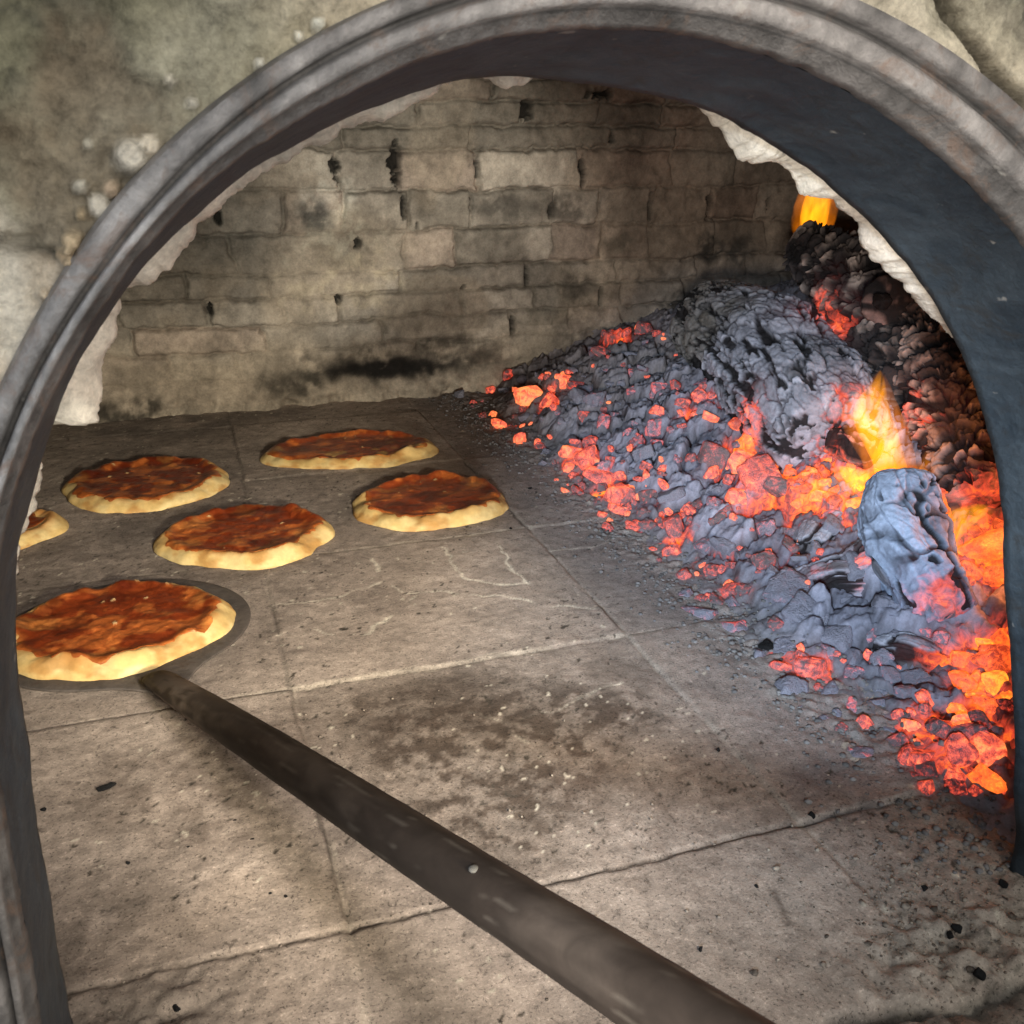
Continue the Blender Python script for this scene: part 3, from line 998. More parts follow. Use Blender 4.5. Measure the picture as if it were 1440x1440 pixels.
def build_mortar_rim():
    """ragged cream mortar left standing behind the iron lining; traced lower edge, real thickness"""
    Ym = 0.47
    edge_l = [(22, 830), (29, 767), (49, 707), (62, 630), (79, 590), (100, 589), (138, 591), (139, 555), (143, 520), (157, 477), (172, 415), (186, 399), (220, 396), (245, 365), (273, 334), (276, 314), (300, 298), (350, 259), (393, 229), (440, 205), (480, 186), (512, 178), (547, 164), (580, 147), (600, 136), (613, 121), (640, 112)]
    edge_t = [(672, 108), (686, 113), (697, 121), (710, 124), (725, 120), (740, 121), (750, 110), (760, 106)]
    edge_r = [(960, 141), (985, 155), (997, 171), (1008, 183), (1017, 196), (1032, 216), (1047, 227), (1065, 226), (1083, 223), (1095, 232), (1110, 246), (1123, 267), (1148, 276), (1173, 279), (1190, 296), (1207, 316), (1215, 338), (1227, 363), (1240, 378), (1252, 384), (1270, 402), (1293, 428), (1310, 445), (1330, 457), (1350, 478)]
    for name, e in (('mortar_edge', edge_l), ('mortar_edge', edge_t), ('mortar_edge', edge_r)):
        p = np.array([on_y(u, v, Ym) for u, v in e])
        th = np.arctan2(p[:, 2] - ACZ, p[:, 0] - ACX)
        th = np.where(th < math.radians(-90), th + 2 * math.pi, th)
        r = np.hypot(p[:, 2] - ACZ, p[:, 0] - ACX)
        # resample along the traced edge
        s = np.r_[0, np.cumsum(np.hypot(np.diff(p[:, 0]), np.diff(p[:, 2])))]
        n = max(30, int(s[-1] / 0.0011))
        q = np.linspace(0, s[-1], n)
        tt, rr = np.interp(q, s, th), np.interp(q, s, r)
        rr = rr + 0.006 * (fbm(q * 110, q * 0, 7, 5, 0.65) - 0.5)
        rt = np.interp(tt, TH, R_T)
        rows, cols = [], []
        k = 0
        for (frac, y) in [(1.0, 0.486), (0.6, 0.481), (0.25, 0.4765), (0.06, 0.473), (0.0, 0.4695), (0.0, 0.466), (0.05, 0.460), (0.15, 0.453), (0.35, 0.447), (0.65, 0.443), (1.0, 0.440)]:
            R = rr + (rt + 0.03 - rr) * frac
            R = R + (0.003 if k in (3, 4, 5) else 0.007) * (fbm(q * 70, q * 0 + k * 0.9, 9, 5, 0.65) - 0.5)
            yy = y + (0.006 if k < 6 else 0.012) * (fbm(q * 90, q * 0 + k * 1.3, 10, 5, 0.65) - 0.5)
            rows.append(np.stack([ACX + R * np.cos(tt), np.maximum(yy, 0.436), ACZ + R * np.sin(tt)], -1))
            h = fbm(q * 40, q * 0 + k * 0.6, 11, 3)[:, None]
            pink = sst(0.5, 0.65, fbm(q * 18, q * 0 + 3, 13, 2))[:, None] * 0.3
            cc = np.array([0.80, 0.75, 0.66]) * (0.65 + 0.7 * h)
            cc = cc * (1 - pink) + np.array([0.60, 0.48, 0.41]) * pink
            cols.append(cc)
            k += 1
        strip(name, rows, M_MORTAR, wall, wall.location, {'Col': np.concatenate(cols)})


build_mortar_rim()

# ================================================================== THE FIRE
# ------------------------------------------------------------------ ash bed
AX = np.arange(0.44, 1.50, 0.004)
AY = np.arange(0.40, 1.96, 0.004)


def mound(X, Y):
    edge = 0.545 + 0.035 * (fbm(Y * 9, Y * 0 + 2, 51, 3) - 0.5) * 2 + 0.012 * sst(1.5, 1.95, Y) - 0.0
    edge = edge - 0.10 * (1 - sst(0.44, 0.52, Y)) * 0
    t = X - edge
    h = 0.50 * np.clip(t, 0, 0.24) + 0.30 * np.clip(t - 0.24, 0, 0.25) + 0.2 * np.clip(t - .49, 0, 1)
    h = h * lerp(0.62, 1.0, sst(0.6, 1.05, Y)) * lerp(1.0, 0.86, sst(1.25, 1.7, Y))
    toe = sst(0.0, 0.06, t)
    h = h * (0.55 + 0.45 * toe)
    return h, t


def ash_heat(X, Y):
    """where the bed itself burns: (pixel, radius m, strength)"""
    H = np.zeros_like(X)
    for (x, y, r, s) in HOT_SPOTS:
        H = np.maximum(H, s * np.exp(-((X - x) ** 2 + (Y - y) ** 2) / r ** 2))
    return H


def px_mound(u, v):
    d = ray(u, v)
    for t in np.arange(0.5, 3.0, 0.004):
        p = ORG + d * t
        h = mound(np.array([p[0]]), np.array([p[1]]))[0][0]
        if p[2] <= h or p[1] > 1.93:
            return np.array([p[0], p[1], h])
    return p


HOT_SPOTS = []
for (u, v, r, s) in [(1120, 668, .05, 1.5), (1180, 700, .05, 1.7), (1225, 705, .05, 1.6), (1050, 615, .035, 1.3), (1080, 640, .035, 1.2), (985, 575, .03, .8), (1388, 780, .045, 1.3), (1405, 945, .05, 1.4), (1395, 1030, .045, 1.0), (1340, 720, .05, 1.0),
                     (1065, 690, .04, .75), (1010, 655, .03, .7), (870, 475, .035, .6), (815, 645, .03, .8), (850, 690, .03, .8), (1000, 790, .03, .45), (1110, 770, .03, .5), (1150, 950, .025, .7), (950, 765, .025, .65), (900, 710, .025, .7),
                     (770, 560, .04, .55), (1310, 1020, .03, .7), (1340, 1060, .03, .8), (1035, 833, .02, .6), (1100, 930, .02, .6), (715, 600, .02, .4), (1185, 790, .03, .5)]:
    p = px_mound(u, v)
    HOT_SPOTS.append((p[0], p[1], r, s))


def ash_height(X, Y):
    h, t = mound(X, Y)
    inside = sst(-0.03, 0.03, t)
    wx = X + (fbm(X * 20, Y * 20, 81, 3) - 0.5) * 0.02
    wy = Y + (fbm(X * 20, Y * 20, 82, 3) - 0.5) * 0.02
    f1, f2, cid, dx, dy = voro(wx * 22, wy * 17, 83)
    g1, g2, gid, gx, gy = voro(wx * 85 + 3, wy * 75, 84)
    crack = 1 - sst(0.0, 0.22, f2 - f1)
    crack2 = 1 - sst(0.0, 0.25, g2 - g1)
    chunk = (cid - 0.4) * 0.026 + (dx * (cid * 7 % 1 - 0.5) + dy * (cid * 13 % 1 - 0.5)) * 0.022 - crack * 0.014
    small = (gid - 0.5) * 0.007 + (gx * (gid * 7 % 1 - .5)) * .008 - crack2 * 0.006
    amt = sst(0.0, 0.09, t)
    z = h + (chunk * amt + small * (0.45 + 0.55 * amt)) * inside + (fbm(X * 60, Y * 60, 85, 3) - 0.5) * 0.008 * inside
    z = np.where(t < -0.005, z - 0.5 * (-0.005 - t), z)
    return z, t, crack, crack2, cid


def build_ash():
    X, Y = np.meshgrid(AX, AY, indexing='ij')
    Z, t, crack, crack2, cid = ash_height(X, Y)
    tone = fbm(X * 8, Y * 8, 91, 4)
    col = np.ones(X.shape + (3,)) * np.array([0.28, 0.285, 0.36])
    col = col * (0.6 + 0.55 * cid + 0.35 * (tone - 0.5))[..., None]
    col = mixc(col, (0.03, 0.03, 0.033), np.clip(crack * 0.6 + crack2 * 0.35, 0, 0.85) * sst(-0.01, 0.05, t))
    col = mixc(col, (0.20, 0.185, 0.17), (1 - sst(0.0, 0.07, t)) * 0.6)
    col = mixc(col, (0.15, 0.125, 0.105), sst(1.25, 1.7, Y) * 0.6)  # change of light towards the back put into the ash colour
    heat = 0.9 * ash_heat(X, Y) * (0.12 + 0.85 * crack + 0.3 * crack2 + 0.5 * (cid > 0.66))
    col = mixc(col, (0.06, 0.042, 0.036), np.clip(heat * 1.6, 0, 0.85))
    o = mesh_np('ash_bed', np.stack([X, Y, Z], -1).reshape(-1, 3), grid_quads(len(AX), len(AY)), M_ASH, attrs={'Col': col.reshape(-1, 3), 'burning': np.clip(heat, 0, 1).reshape(-1)})
    tag(o, 'heaped blue grey ash bed under the burning logs', 'ash bed', kind='stuff')


build_ash()


def surf_z(x, y):
    return float(ash_height(np.array([x]), np.array([y]))[0][0])


# ------------------------------------------------------------------ logs
def make_log(name, path, radii, label, cell, seed, colors, heat=(), squash=1.0, crack_w=0.22, depth=0.13, stretch=1.7, ash_lo=0.4, ends=(0.35, 0.35), roll=0.0, nl=320, na=320, warp=0.6, mask=0.42, wrinkle=0.0, lumpk=0.32, finek=0.06, slit=None, slit_t=0.55, cells=1.0, back=None, fissure=None, group='logs burning on the ash bed', endlump=0.0):
    P = np.array(path, float)
    sgm = np.r_[0, np.cumsum(np.linalg.norm(np.diff(P, axis=0), axis=1))]
    L = sgm[-1]
    s = np.linspace(0, L, nl)
    ea, eb = ends[0] * radii[0], ends[1] * radii[-1]
    ne = nl // 5
    psi = np.linspace(0, math.pi / 2, ne + 1)
    s = np.concatenate([ea * (1 - np.cos(psi))[:-1], np.linspace(ea, L - eb, nl - 2 * ne), L - eb * (1 - np.cos(psi))[::-1][1:]])
    cen = np.stack([smooth(np.interp(s, sgm, P[:, k]), 41) for k in range(3)], -1)
    rad = smooth(np.interp(s, sgm, radii), 21)
    # rounded, blunt ends
    e0, e1 = ends[0] * rad[0], ends[1] * rad[-1]
    cap = np.minimum(np.sqrt(np.clip(1 - np.clip(1 - s / e0, 0, 1) ** 2.6, 0, 1)), np.sqrt(np.clip(1 - np.clip(1 - (L - s) / e1, 0, 1) ** 2.6, 0, 1)))
    tan = np.gradient(cen, axis=0)
    tan /= np.linalg.norm(tan, axis=1)[:, None]
    ref = np.array([0, 0, 1.0])
    side = np.cross(tan, ref)
    side /= np.linalg.norm(side, axis=1)[:, None]
    up = np.cross(side, tan)
    a = np.linspace(0, 2 * math.pi, na, endpoint=False)
    S, A = np.meshgrid(s, a, indexing='ij')
    r0 = rad[:, None]
    # cells on the bark, laid out in the log's own volume
    lx = r0 * cap[:, None] * np.cos(A) / cell * stretch
    ly = r0 * cap[:, None] * np.sin(A) / cell * stretch
    u = S / cell
    w1 = (fbm3(u * 0.8, lx * 0.8, ly * 0.8, seed, 3) - 0.5) * 2 * warp
    w2 = (fbm3(u * 0.8 + 9, lx * 0.8, ly * 0.8, seed + 1, 3) - 0.5) * 2 * warp
    f1, f2, cid = voro3(u + w1, lx + w2, ly - w1, seed + 2)
    cm = sst(mask - 0.18, mask + 0.12, fbm3(u * 0.5, lx * 0.5, ly * 0.5, seed + 31, 3))
    cw = crack_w * (0.35 + 1.5 * fbm3(u * 0.6 + 4, lx * 0.6, ly * 0.6, seed + 41, 2))
    crack = (1 - sst(0.3, 1.0, (f2 - f1) / cw)) * cm
    g1, g2, gid = voro3((u + w1) * 2.1, (lx + w2) * 2.1, (ly - w1) * 2.1, seed + 3)
    crack2 = 1 - sst(0.0, 0.2, g2 - g1)
    v = lx + ly * 0.7
    # charred gaps: short black slits that follow the grain or cross it
    rx_, ry_ = r0 * cap[:, None] * np.cos(A), r0 * cap[:, None] * np.sin(A)
    if slit == 'along':
        sn = fbm3(S * 15 + 3 * w1, rx_ * 72 + 1.6 * w2, ry_ * 72, seed + 51, 3)
        sm = fbm3(S * 11, rx_ * 16, ry_ * 16, seed + 55, 2)
    else:
        sn = fbm3(S * 95 + 3 * w1, rx_ * 30 + 2 * w2, ry_ * 30, seed + 51, 3)
        sm = fbm3(S * 14, rx_ * 18, ry_ * 18, seed + 55, 2)
    sl = sst(slit_t, slit_t + 0.07, sn + 0.28 * (sm - 0.5)) if slit else np.zeros_like(S)
    crack = crack * cells
    if fissure is not None:
        # one long split along the log, on the side turned to the oven mouth
        dm = ORG - cen.mean(0)
        a0 = math.atan2(float(dm @ side.mean(0)), -float(dm @ up.mean(0))) + fissure
        wob = 0.5 * (fbm(S * 30, S * 0 + 2, seed + 71, 3) - 0.5)
        da = np.abs(np.angle(np.exp(1j * (A - a0 - wob))))
        sl = np.maximum(sl, (1 - sst(0.05, 0.2, da * (1 + 1.2 * np.abs(S / L - .5)))) * sst(0.12, 0.3, S / L) * (1 - sst(0.72, 0.9, S / L)))
    wr = np.abs(fbm3(u * 0.45 + w1, lx * 2.4 / stretch + w2, ly * 2.4 / stretch, seed + 33, 3) - 0.5) * 2
    wr = 1 - sst(0.0, 0.16, wr)
    lump = fbm3(S * 14, np.cos(A) * 1.3 + 5, np.sin(A) * 1.3, seed + 5, 3) - 0.5
    fine = fbm3(u * 5, lx * 5, ly * 5, seed + 6, 3) - 0.5
    disp = lumpk * lump + (cid - 0.5) * (0.02 + 0.04 * cells) - crack * depth * 1.1 - sl * depth - crack2 * 0.02 - wr * wrinkle + fine * finek + 0.02 * (1 - np.clip(f1 * 1.4, 0, 1) ** 2)
    R = r0 * (1 + disp) * cap[:, None]
    dirv = -np.cos(A + roll)[..., None] * up[:, None, :] * squash + np.sin(A + roll)[..., None] * side[:, None, :]
    V = cen[:, None, :] + dirv * R[..., None]
    ash_c, char_c = np.array(colors[0]), np.array(colors[1])
    ashn = sst(ash_lo, ash_lo + 0.25, fbm3(S * 22, np.cos(A) * 2, np.sin(A) * 2, seed + 8, 3) + 0.25 * (cid - .5))
    col = ash_c * (0.65 + 0.6 * cid)[..., None] * ashn[..., None] + char_c * (1 - ashn[..., None]) * (0.6 + 0.8 * cid)[..., None]
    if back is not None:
        col = mixc(col, back, 0.75 * (1 - sst(0.15, 0.55, S / L + 0.5 * (fbm3(S * 9, rx_ * 9, ry_ * 9, seed + 61, 2) - 0.5))))  # light changing along the log is put into its ash colour
    col = mixc(col, (0.012, 0.011, 0.012), np.clip(crack * 0.99 + sl * 0.985 + crack2 * 0.2 * (0.4 + 0.6 * cells) + wr * min(1, wrinkle * 7), 0, 0.97))
    H = np.zeros_like(S)
    for (hx, hy, hz, hr, hs) in heat:
        d2 = ((V - np.array([hx, hy, hz])) ** 2).sum(-1)
        H = np.maximum(H, hs * np.exp(-d2 / hr ** 2))
    Hh = 0.85 * H * (1 - 0.8 * sl) * (0.65 + 0.9 * crack + 0.4 * (gid > .5))
    col = mixc(col, (0.08, 0.05, 0.045), np.clip(Hh * 1.1, 0, 0.6))
    org = cen.mean(0)
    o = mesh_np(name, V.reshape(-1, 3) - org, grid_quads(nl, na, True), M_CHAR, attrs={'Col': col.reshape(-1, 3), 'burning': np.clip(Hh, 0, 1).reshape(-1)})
    o.location = org
    tag(o, label, 'log', group)
    return o


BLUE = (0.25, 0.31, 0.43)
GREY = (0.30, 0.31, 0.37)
BROWN = (0.30, 0.225, 0.20)
BLK = (0.022, 0.020, 0.022)

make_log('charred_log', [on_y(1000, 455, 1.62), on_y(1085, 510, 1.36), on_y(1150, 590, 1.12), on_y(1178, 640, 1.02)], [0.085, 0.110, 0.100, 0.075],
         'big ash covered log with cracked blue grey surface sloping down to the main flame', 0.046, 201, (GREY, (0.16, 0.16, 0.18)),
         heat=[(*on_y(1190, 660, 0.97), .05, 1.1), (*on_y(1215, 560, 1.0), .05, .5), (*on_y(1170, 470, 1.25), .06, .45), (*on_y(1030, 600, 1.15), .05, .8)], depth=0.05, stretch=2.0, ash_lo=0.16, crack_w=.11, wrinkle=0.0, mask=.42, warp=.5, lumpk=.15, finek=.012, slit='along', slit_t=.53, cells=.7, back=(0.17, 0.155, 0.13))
lgB = make_log('charred_log', [on_y(1125, 345, 1.40), on_y(1190, 385, 1.30), on_y(1245, 460, 1.17), on_y(1290, 560, 1.02)], [0.046, 0.064, 0.070, 0.060],
         'black charred log with deep bark cracks and a sawn branch stub, highest in the fire', 0.019, 231, ((0.30, 0.25, 0.23), (0.035, 0.031, 0.033)),
         heat=[(*on_y(1165, 445, 1.25), .04, .6), (*on_y(1185, 475, 1.2), .04, .6)], ash_lo=0.47, depth=0.2, stretch=0.62, crack_w=.30, warp=.5, mask=.4, slit='around', slit_t=.45, cells=.8, lumpk=.16, finek=.03)
stub = None
make_log('charred_log', [on_y(1290, 440, 1.12), on_y(1325, 540, 1.0), on_y(1355, 640, .90), on_y(1385, 720, .82)], [0.05, 0.058, 0.058, 0.05],
         'brown grey cracked log standing along the right side of the arch above red coals', 0.022, 261, (BROWN, (0.06, 0.045, 0.042)),
         heat=[(*on_y(1385, 665, .78), .05, 1.0), (*on_y(1390, 720, .78), .05, .9), (*on_y(1290, 600, .95), .04, .4), (*on_y(1260, 560, .98), .03, .6)], ash_lo=0.38, depth=0.17, stretch=0.9, crack_w=.14, warp=.5, mask=.4, slit='around', slit_t=.47, cells=.8, lumpk=.14, finek=.03)
make_log('charred_log', [on_y(1262, 672, .835), on_y(1268, 730, .80), on_y(1290, 800, .755), on_y(1335, 885, .70)], [0.036, 0.040, 0.044, 0.042],
         'short pale blue ash coated log leaning upright in front of the flames', 0.045, 291, (BLUE, (0.25, 0.26, 0.31)),
         heat=[(*on_y(1335, 860, .665), .045, .85), (*on_y(1300, 850, .68), .04, .5)], ash_lo=0.15, depth=0.14, stretch=1.1, crack_w=.13, ends=(.4, .4), mask=.5, wrinkle=.04, lumpk=.62, slit='along', slit_t=.56, cells=.7, fissure=0.7)
make_log('charred_log', [on_y(1345, 790, .84), on_y(1375, 840, .76), on_y(1400, 900, .70)], [0.035, 0.042, 0.04],
         'dark brown pitted log behind the pale blue log, half hidden by the arch', 0.03, 321, (BROWN, (0.05, 0.04, 0.038)),
         heat=[(*on_y(1405, 790, .74), .04, .8), (*on_y(1412, 905, .66), .03, .7)], ash_lo=0.35, depth=0.12, slit='around', slit_t=.56, cells=.3)
make_log('charred_log', [on_y(1075, 840, .88), on_y(1140, 835, .85), on_y(1200, 815, .82), on_y(1250, 775, .82)], [0.024, 0.03, 0.032, 0.03],
         'grey streaked log lying low beside the pale blue log, its end split in ridges', 0.030, 351, (GREY, (0.10, 0.10, 0.11)),
         heat=[(*on_y(1130, 790, .83), .03, .5), (*on_y(1225, 790, .79), .03, .6)], ash_lo=0.3, depth=0.16, stretch=3.0, slit='along', slit_t=.5, cells=.2)
make_log('charred_log', [on_y(1190, 735, .93), on_y(1165, 765, .92), on_y(1130, 800, .90)], [0.03, 0.038, 0.028],
         'stubby grey log lump below the filigree of orange embers', 0.035, 371, (GREY, (0.15, 0.15, 0.17)),
         heat=[(*on_y(1160, 715, .95), .03, .8)], ash_lo=0.3, depth=0.10)
make_log('charred_log', [on_y(1230, 925, .72), on_y(1280, 930, .69), on_y(1340, 950, .66)], [0.022, 0.03, 0.026],
         'low ashy log lying in front of the pale blue log', 0.03, 391, (GREY, (0.12, 0.12, 0.13)),
         heat=[(*on_y(1350, 930, .64), .03, .8), (*on_y(1270, 905, .67), .02, .4)], ash_lo=0.3, depth=0.12)
make_log('charred_log', [on_y(1165, 615, 1.0), on_y(1200, 625, .97), on_y(1235, 640, .94)], [0.020, 0.026, 0.022],
         'small striped red hot log end tucked behind the bulb of flame', 0.02, 411, ((0.24, 0.15, 0.135), (0.08, 0.05, 0.05)),
         heat=[(*on_y(1195, 620, .95), .05, .33), (*on_y(1170, 630, .97), .03, .7)], ash_lo=0.3, depth=0.2, stretch=0.35, slit='along', slit_t=.5, cells=.2)


def build_stub():
    o = make_log('branch_stub', [on_y(1256, 432, 1.16), on_y(1249, 424, 1.125), on_y(1246, 420, 1.10)], [0.034, 0.036, 0.034], None, 0.08, 431, ((0.17, 0.11, 0.10), (0.10, 0.065, 0.06)),
                 ash_lo=0.3, depth=0.06, ends=(.3, .25), nl=80, na=120)
    for k in ('label', 'category', 'group'):
        if k in o:
            del o[k]
    o.parent = lgB
    o.location = Vector(o.location) - Vector(lgB.location)
    # the dark knot hole: a small near-black plug on the sawn face
    h = make_log('knot_hole', [on_y(1240, 424, 1.090), on_y(1240, 424, 1.084)], [0.013, 0.011], None, 0.02, 433, ((0.008, 0.006, 0.006), (0.006, 0.005, 0.005)), depth=.1, ends=(.3, .3), nl=20, na=40)
    for k in ('label', 'category', 'group'):
        if k in h:
            del h[k]
    h.parent = o
    h.location = Vector(h.location) - Vector(lgB.location) - Vector(o.location)


build_stub()

# ------------------------------------------------------------------ coals
ICO = None


def ico(sub):
    import bmesh
    bm = bmesh.new()
    bmesh.ops.create_icosphere(bm, subdivisions=sub, radius=1.0)
    bm.verts.ensure_lookup_table()
    V = np.array([v.co[:] for v in bm.verts])
    F = np.array([[v.index for v in f.verts] for f in bm.faces])
    bm.free()
    return V, F


IV, IF = ico(4)


def chunk_mesh(seed, mat, name):
    r = np.random.default_rng(seed)
    n = r.normal(size=(9, 3))
    n = np.vstack([n, np.eye(3), -np.eye(3)])
    n /= np.linalg.norm(n, axis=1)[:, None]
    d = r.uniform(0.62, 1.0, len(n))
    d[-6:] = np.r_[r.uniform(.75, 1.0, 3), r.uniform(.75, 1.0, 3)]
    dot = IV @ n.T
    rr = np.where(dot > 0.05, d / np.maximum(dot, 0.05), 9)
    rad = -np.log(np.exp(-14 * np.minimum(rr, 3)).sum(1)) / 14
    s = seed * 3.7
    rad = rad * (1 + 0.14 * (fbm3(IV[:, 0] * 2.5 + s, IV[:, 1] * 2.5, IV[:, 2] * 2.5, seed) - 0.5) + 0.10 * (fbm3(IV[:, 0] * 8 + s, IV[:, 1] * 8, IV[:, 2] * 8, seed + 3) - 0.5))
    # grooves like cracked charcoal
    g = np.abs(np.sin((IV @ r.normal(size=3)) * 5 + 3 * vn3(IV[:, 0] * 2 + s, IV[:, 1] * 2, IV[:, 2] * 2, seed + 7)))
    rad = rad - 0.09 * np.exp(-(g / 0.13) ** 2)
    V = IV * rad[:, None] * np.array([1.0, r.uniform(.62, .95), r.uniform(.55, .8)])
    me = mesh_np(name, V, IF, mat)
    return me


protos = {}
counts = {}


def coal(kind, x, y, z, size, rot=None):
    name, mat, label, cat, group = KINDS[kind]
    if kind not in protos:
        protos[kind] = []
        for s in range(7):
            o = chunk_mesh(hash_kind(kind) + s, mat, name)
            protos[kind].append([o, False])
    i = counts.get(kind, 0)
    counts[kind] = i + 1
    src = protos[kind][i % 7]
    if not src[1]:
        o = src[0]
        src[1] = True
    else:
        o = src[0].copy()
        COL.objects.link(o)
    o.location = (x, y, z)
    o.rotation_euler = rot or (random.uniform(-.5, .5), random.uniform(-.5, .5), random.uniform(0, 6.28))
    o.scale = (size, size, size)
    tag(o, label, cat, group)
    return o


def hash_kind(k):
    return {'ember': 100, 'hot': 200, 'coal': 300, 'black': 400}[k]


KINDS = {
    'ember': ('ember', M_EMBER, 'red glowing chunk of charcoal dusted with ash in the ember bed', 'ember', 'red glowing embers along the ash bed'),
    'hot': ('blazing_ember', M_HOT, 'bright orange burning chunk of charcoal close to the flames', 'ember', 'bright orange embers around the flames'),
    'coal': ('charcoal_piece', M_COAL, 'grey ash coated charcoal piece lying in the ember bed', 'charcoal', 'grey charcoal pieces on the ash bed'),
    'black': ('charcoal_crumb', M_BLACK, 'small black charcoal crumb lying on the pale floor tiles', 'charcoal crumb', 'black crumbs on the oven floor'),
}


def px_ash(u, v):
    d = ray(u, v)
    t = np.arange(0.5, 2.8, 0.002)
    P = ORG + d[None] * t[:, None]
    h = ash_height(P[:, 0], P[:, 1])[0]
    h = np.where(P[:, 0] < 0.5, 0.0, np.maximum(h, 0))
    k = np.argmax(P[:, 2] <= h)
    return P[k]


placed = []


def scatter(kind, n, box, smin, smax, lift=0.25, tries=40, gap=0.8):
    u0, v0, u1, v1 = box
    for _ in range(n):
        for _ in range(tries):
            u, v = random.uniform(u0, u1), random.uniform(v0, v1)
            p = px_ash(u, v)
            if p[0] < 0.515 or p[1] > 1.92:
                continue
            size = random.uniform(smin, smax)
            if all((p[0] - q[0]) ** 2 + (p[1] - q[1]) ** 2 > (gap * (size + q[2])) ** 2 for q in placed):
                placed.append((p[0], p[1], size))
                coal(kind, p[0], p[1], p[2] + size * (-0.3 if kind == 'coal' else lift), size)
                break


# traced ones first: (kind, u, v, radius in photo pixels)
traced = [('ember', 715, 530, 13), ('ember', 690, 550, 8), ('ember', 745, 560, 22), ('ember', 775, 570, 16), ('ember', 790, 540, 16), ('ember', 808, 545, 13), ('ember', 703, 600, 11), ('ember', 730, 622, 15), ('ember', 760, 630, 9), ('ember', 820, 588, 12),
          ('ember', 800, 640, 20), ('ember', 825, 650, 22), ('ember', 845, 675, 22), ('ember', 865, 700, 20), ('ember', 805, 672, 10), ('ember', 830, 625, 13), ('ember', 880, 700, 17), ('ember', 870, 720, 14), ('ember', 910, 700, 14), ('ember', 893, 742, 12), ('ember', 948, 745, 18), ('ember', 945, 778, 15), ('ember', 960, 810, 12), ('ember', 970, 735, 12),
          ('ember', 845, 498, 12), ('ember', 905, 465, 14), ('ember', 880, 470, 10), ('ember', 950, 545, 10), ('ember', 960, 570, 12), ('ember', 925, 580, 11), ('ember', 985, 560, 14), ('ember', 998, 590, 13),
          ('ember', 1005, 645, 24), ('ember', 1070, 675, 30), ('ember', 1040, 655, 18), ('ember', 1095, 690, 22), ('ember', 1035, 700, 16), ('ember', 1000, 668, 14), ('ember', 1010, 730, 14), ('ember', 968, 720, 10),
          ('ember', 1027, 833, 14), ('ember', 1048, 832, 13), ('ember', 998, 842, 9), ('ember', 1000, 805, 12), ('ember', 1075, 790, 18), ('ember', 1110, 770, 14), ('ember', 1090, 880, 12),
          ('ember', 1095, 940, 15), ('ember', 1140, 945, 22), ('ember', 1125, 925, 12), ('ember', 1215, 1020, 12), ('ember', 1275, 1065, 18), ('ember', 1320, 1030, 24), ('ember', 1350, 1060, 22), ('ember', 1345, 1112, 15), ('hot', 1385, 1105, 22), ('ember', 1283, 1005, 8), ('ember', 1300, 985, 14),
          ('hot', 1385, 1000, 22), ('hot', 1400, 960, 20), ('hot', 1350, 960, 18), ('hot', 1385, 930, 16), ('hot', 1410, 900, 16), ('ember', 1390, 1055, 24), ('hot', 1345, 1000, 14),
          ('hot', 1090, 655, 10), ('hot', 1035, 600, 16), ('hot', 1055, 620, 12), ('hot', 1110, 665, 12), ('hot', 1130, 690, 13), ('hot', 1150, 700, 14), ('hot', 1175, 705, 12), ('hot', 1200, 712, 12), ('hot', 1120, 710, 10), ('hot', 1160, 680, 10), ('hot', 1225, 715, 10),
          ('hot', 1388, 775, 30), ('hot', 1402, 815, 20), ('hot', 1365, 805, 15), ('hot', 1405, 745, 14), ('hot', 1400, 935, 30), ('hot', 1350, 930, 18), ('ember', 1355, 1045, 32), ('ember', 1290, 1070, 20), ('coal', 660, 540, 10), ('coal', 645, 558, 9), ('coal', 675, 525, 12), ('coal', 690, 530, 14), ('coal', 850, 660, 16), ('coal', 815, 560, 18), ('coal', 840, 565, 16), ('coal', 905, 640, 18), ('coal', 920, 605, 16)]
for kind, u, v, r in traced:
    p = px_ash(u, v)
    dist = np.linalg.norm(p - ORG)
    size = r * dist / F_PX * 1.05
    placed.append((p[0], p[1], size))
    coal(kind, p[0], p[1], p[2] + size * 0.2, size)

scatter('coal', 34, (640, 515, 900, 660), .006, .015)
scatter('coal', 40, (820, 480, 1100, 760), .008, .030)
scatter('coal', 30, (960, 700, 1250, 900), .010, .032)
scatter('coal', 26, (1060, 880, 1400, 1080), .008, .024)
scatter('ember', 20, (660, 520, 860, 640), .005, .011, gap=.6)
scatter('ember', 44, (770, 610, 940, 750), .004, .012, gap=.55)
scatter('ember', 16, (910, 710, 1070, 845), .004, .008, gap=.6)
scatter('ember', 16, (940, 540, 1130, 740), .004, .013, gap=.6)
scatter('ember', 10, (1080, 900, 1300, 1070), .004, .009, gap=.6)
scatter('ember', 14, (1260, 960, 1420, 1120), .005, .013, gap=.6)
scatter('ember', 10, (830, 450, 960, 540), .004, .011, gap=.6)
scatter('ember', 10, (1000, 740, 1190, 850), .004, .012, gap=.6)
scatter('hot', 34, (1070, 640, 1240, 718), .003, .009, gap=.6)
scatter('hot', 8, (1360, 740, 1418, 820), .006, .012, gap=.6)
scatter('hot', 8, (1370, 900, 1418, 1010), .006, .012, gap=.6)

# ------------------------------------------------------------------ crumbs of ash along the foot of the bed and grit on the floor (uncountable)


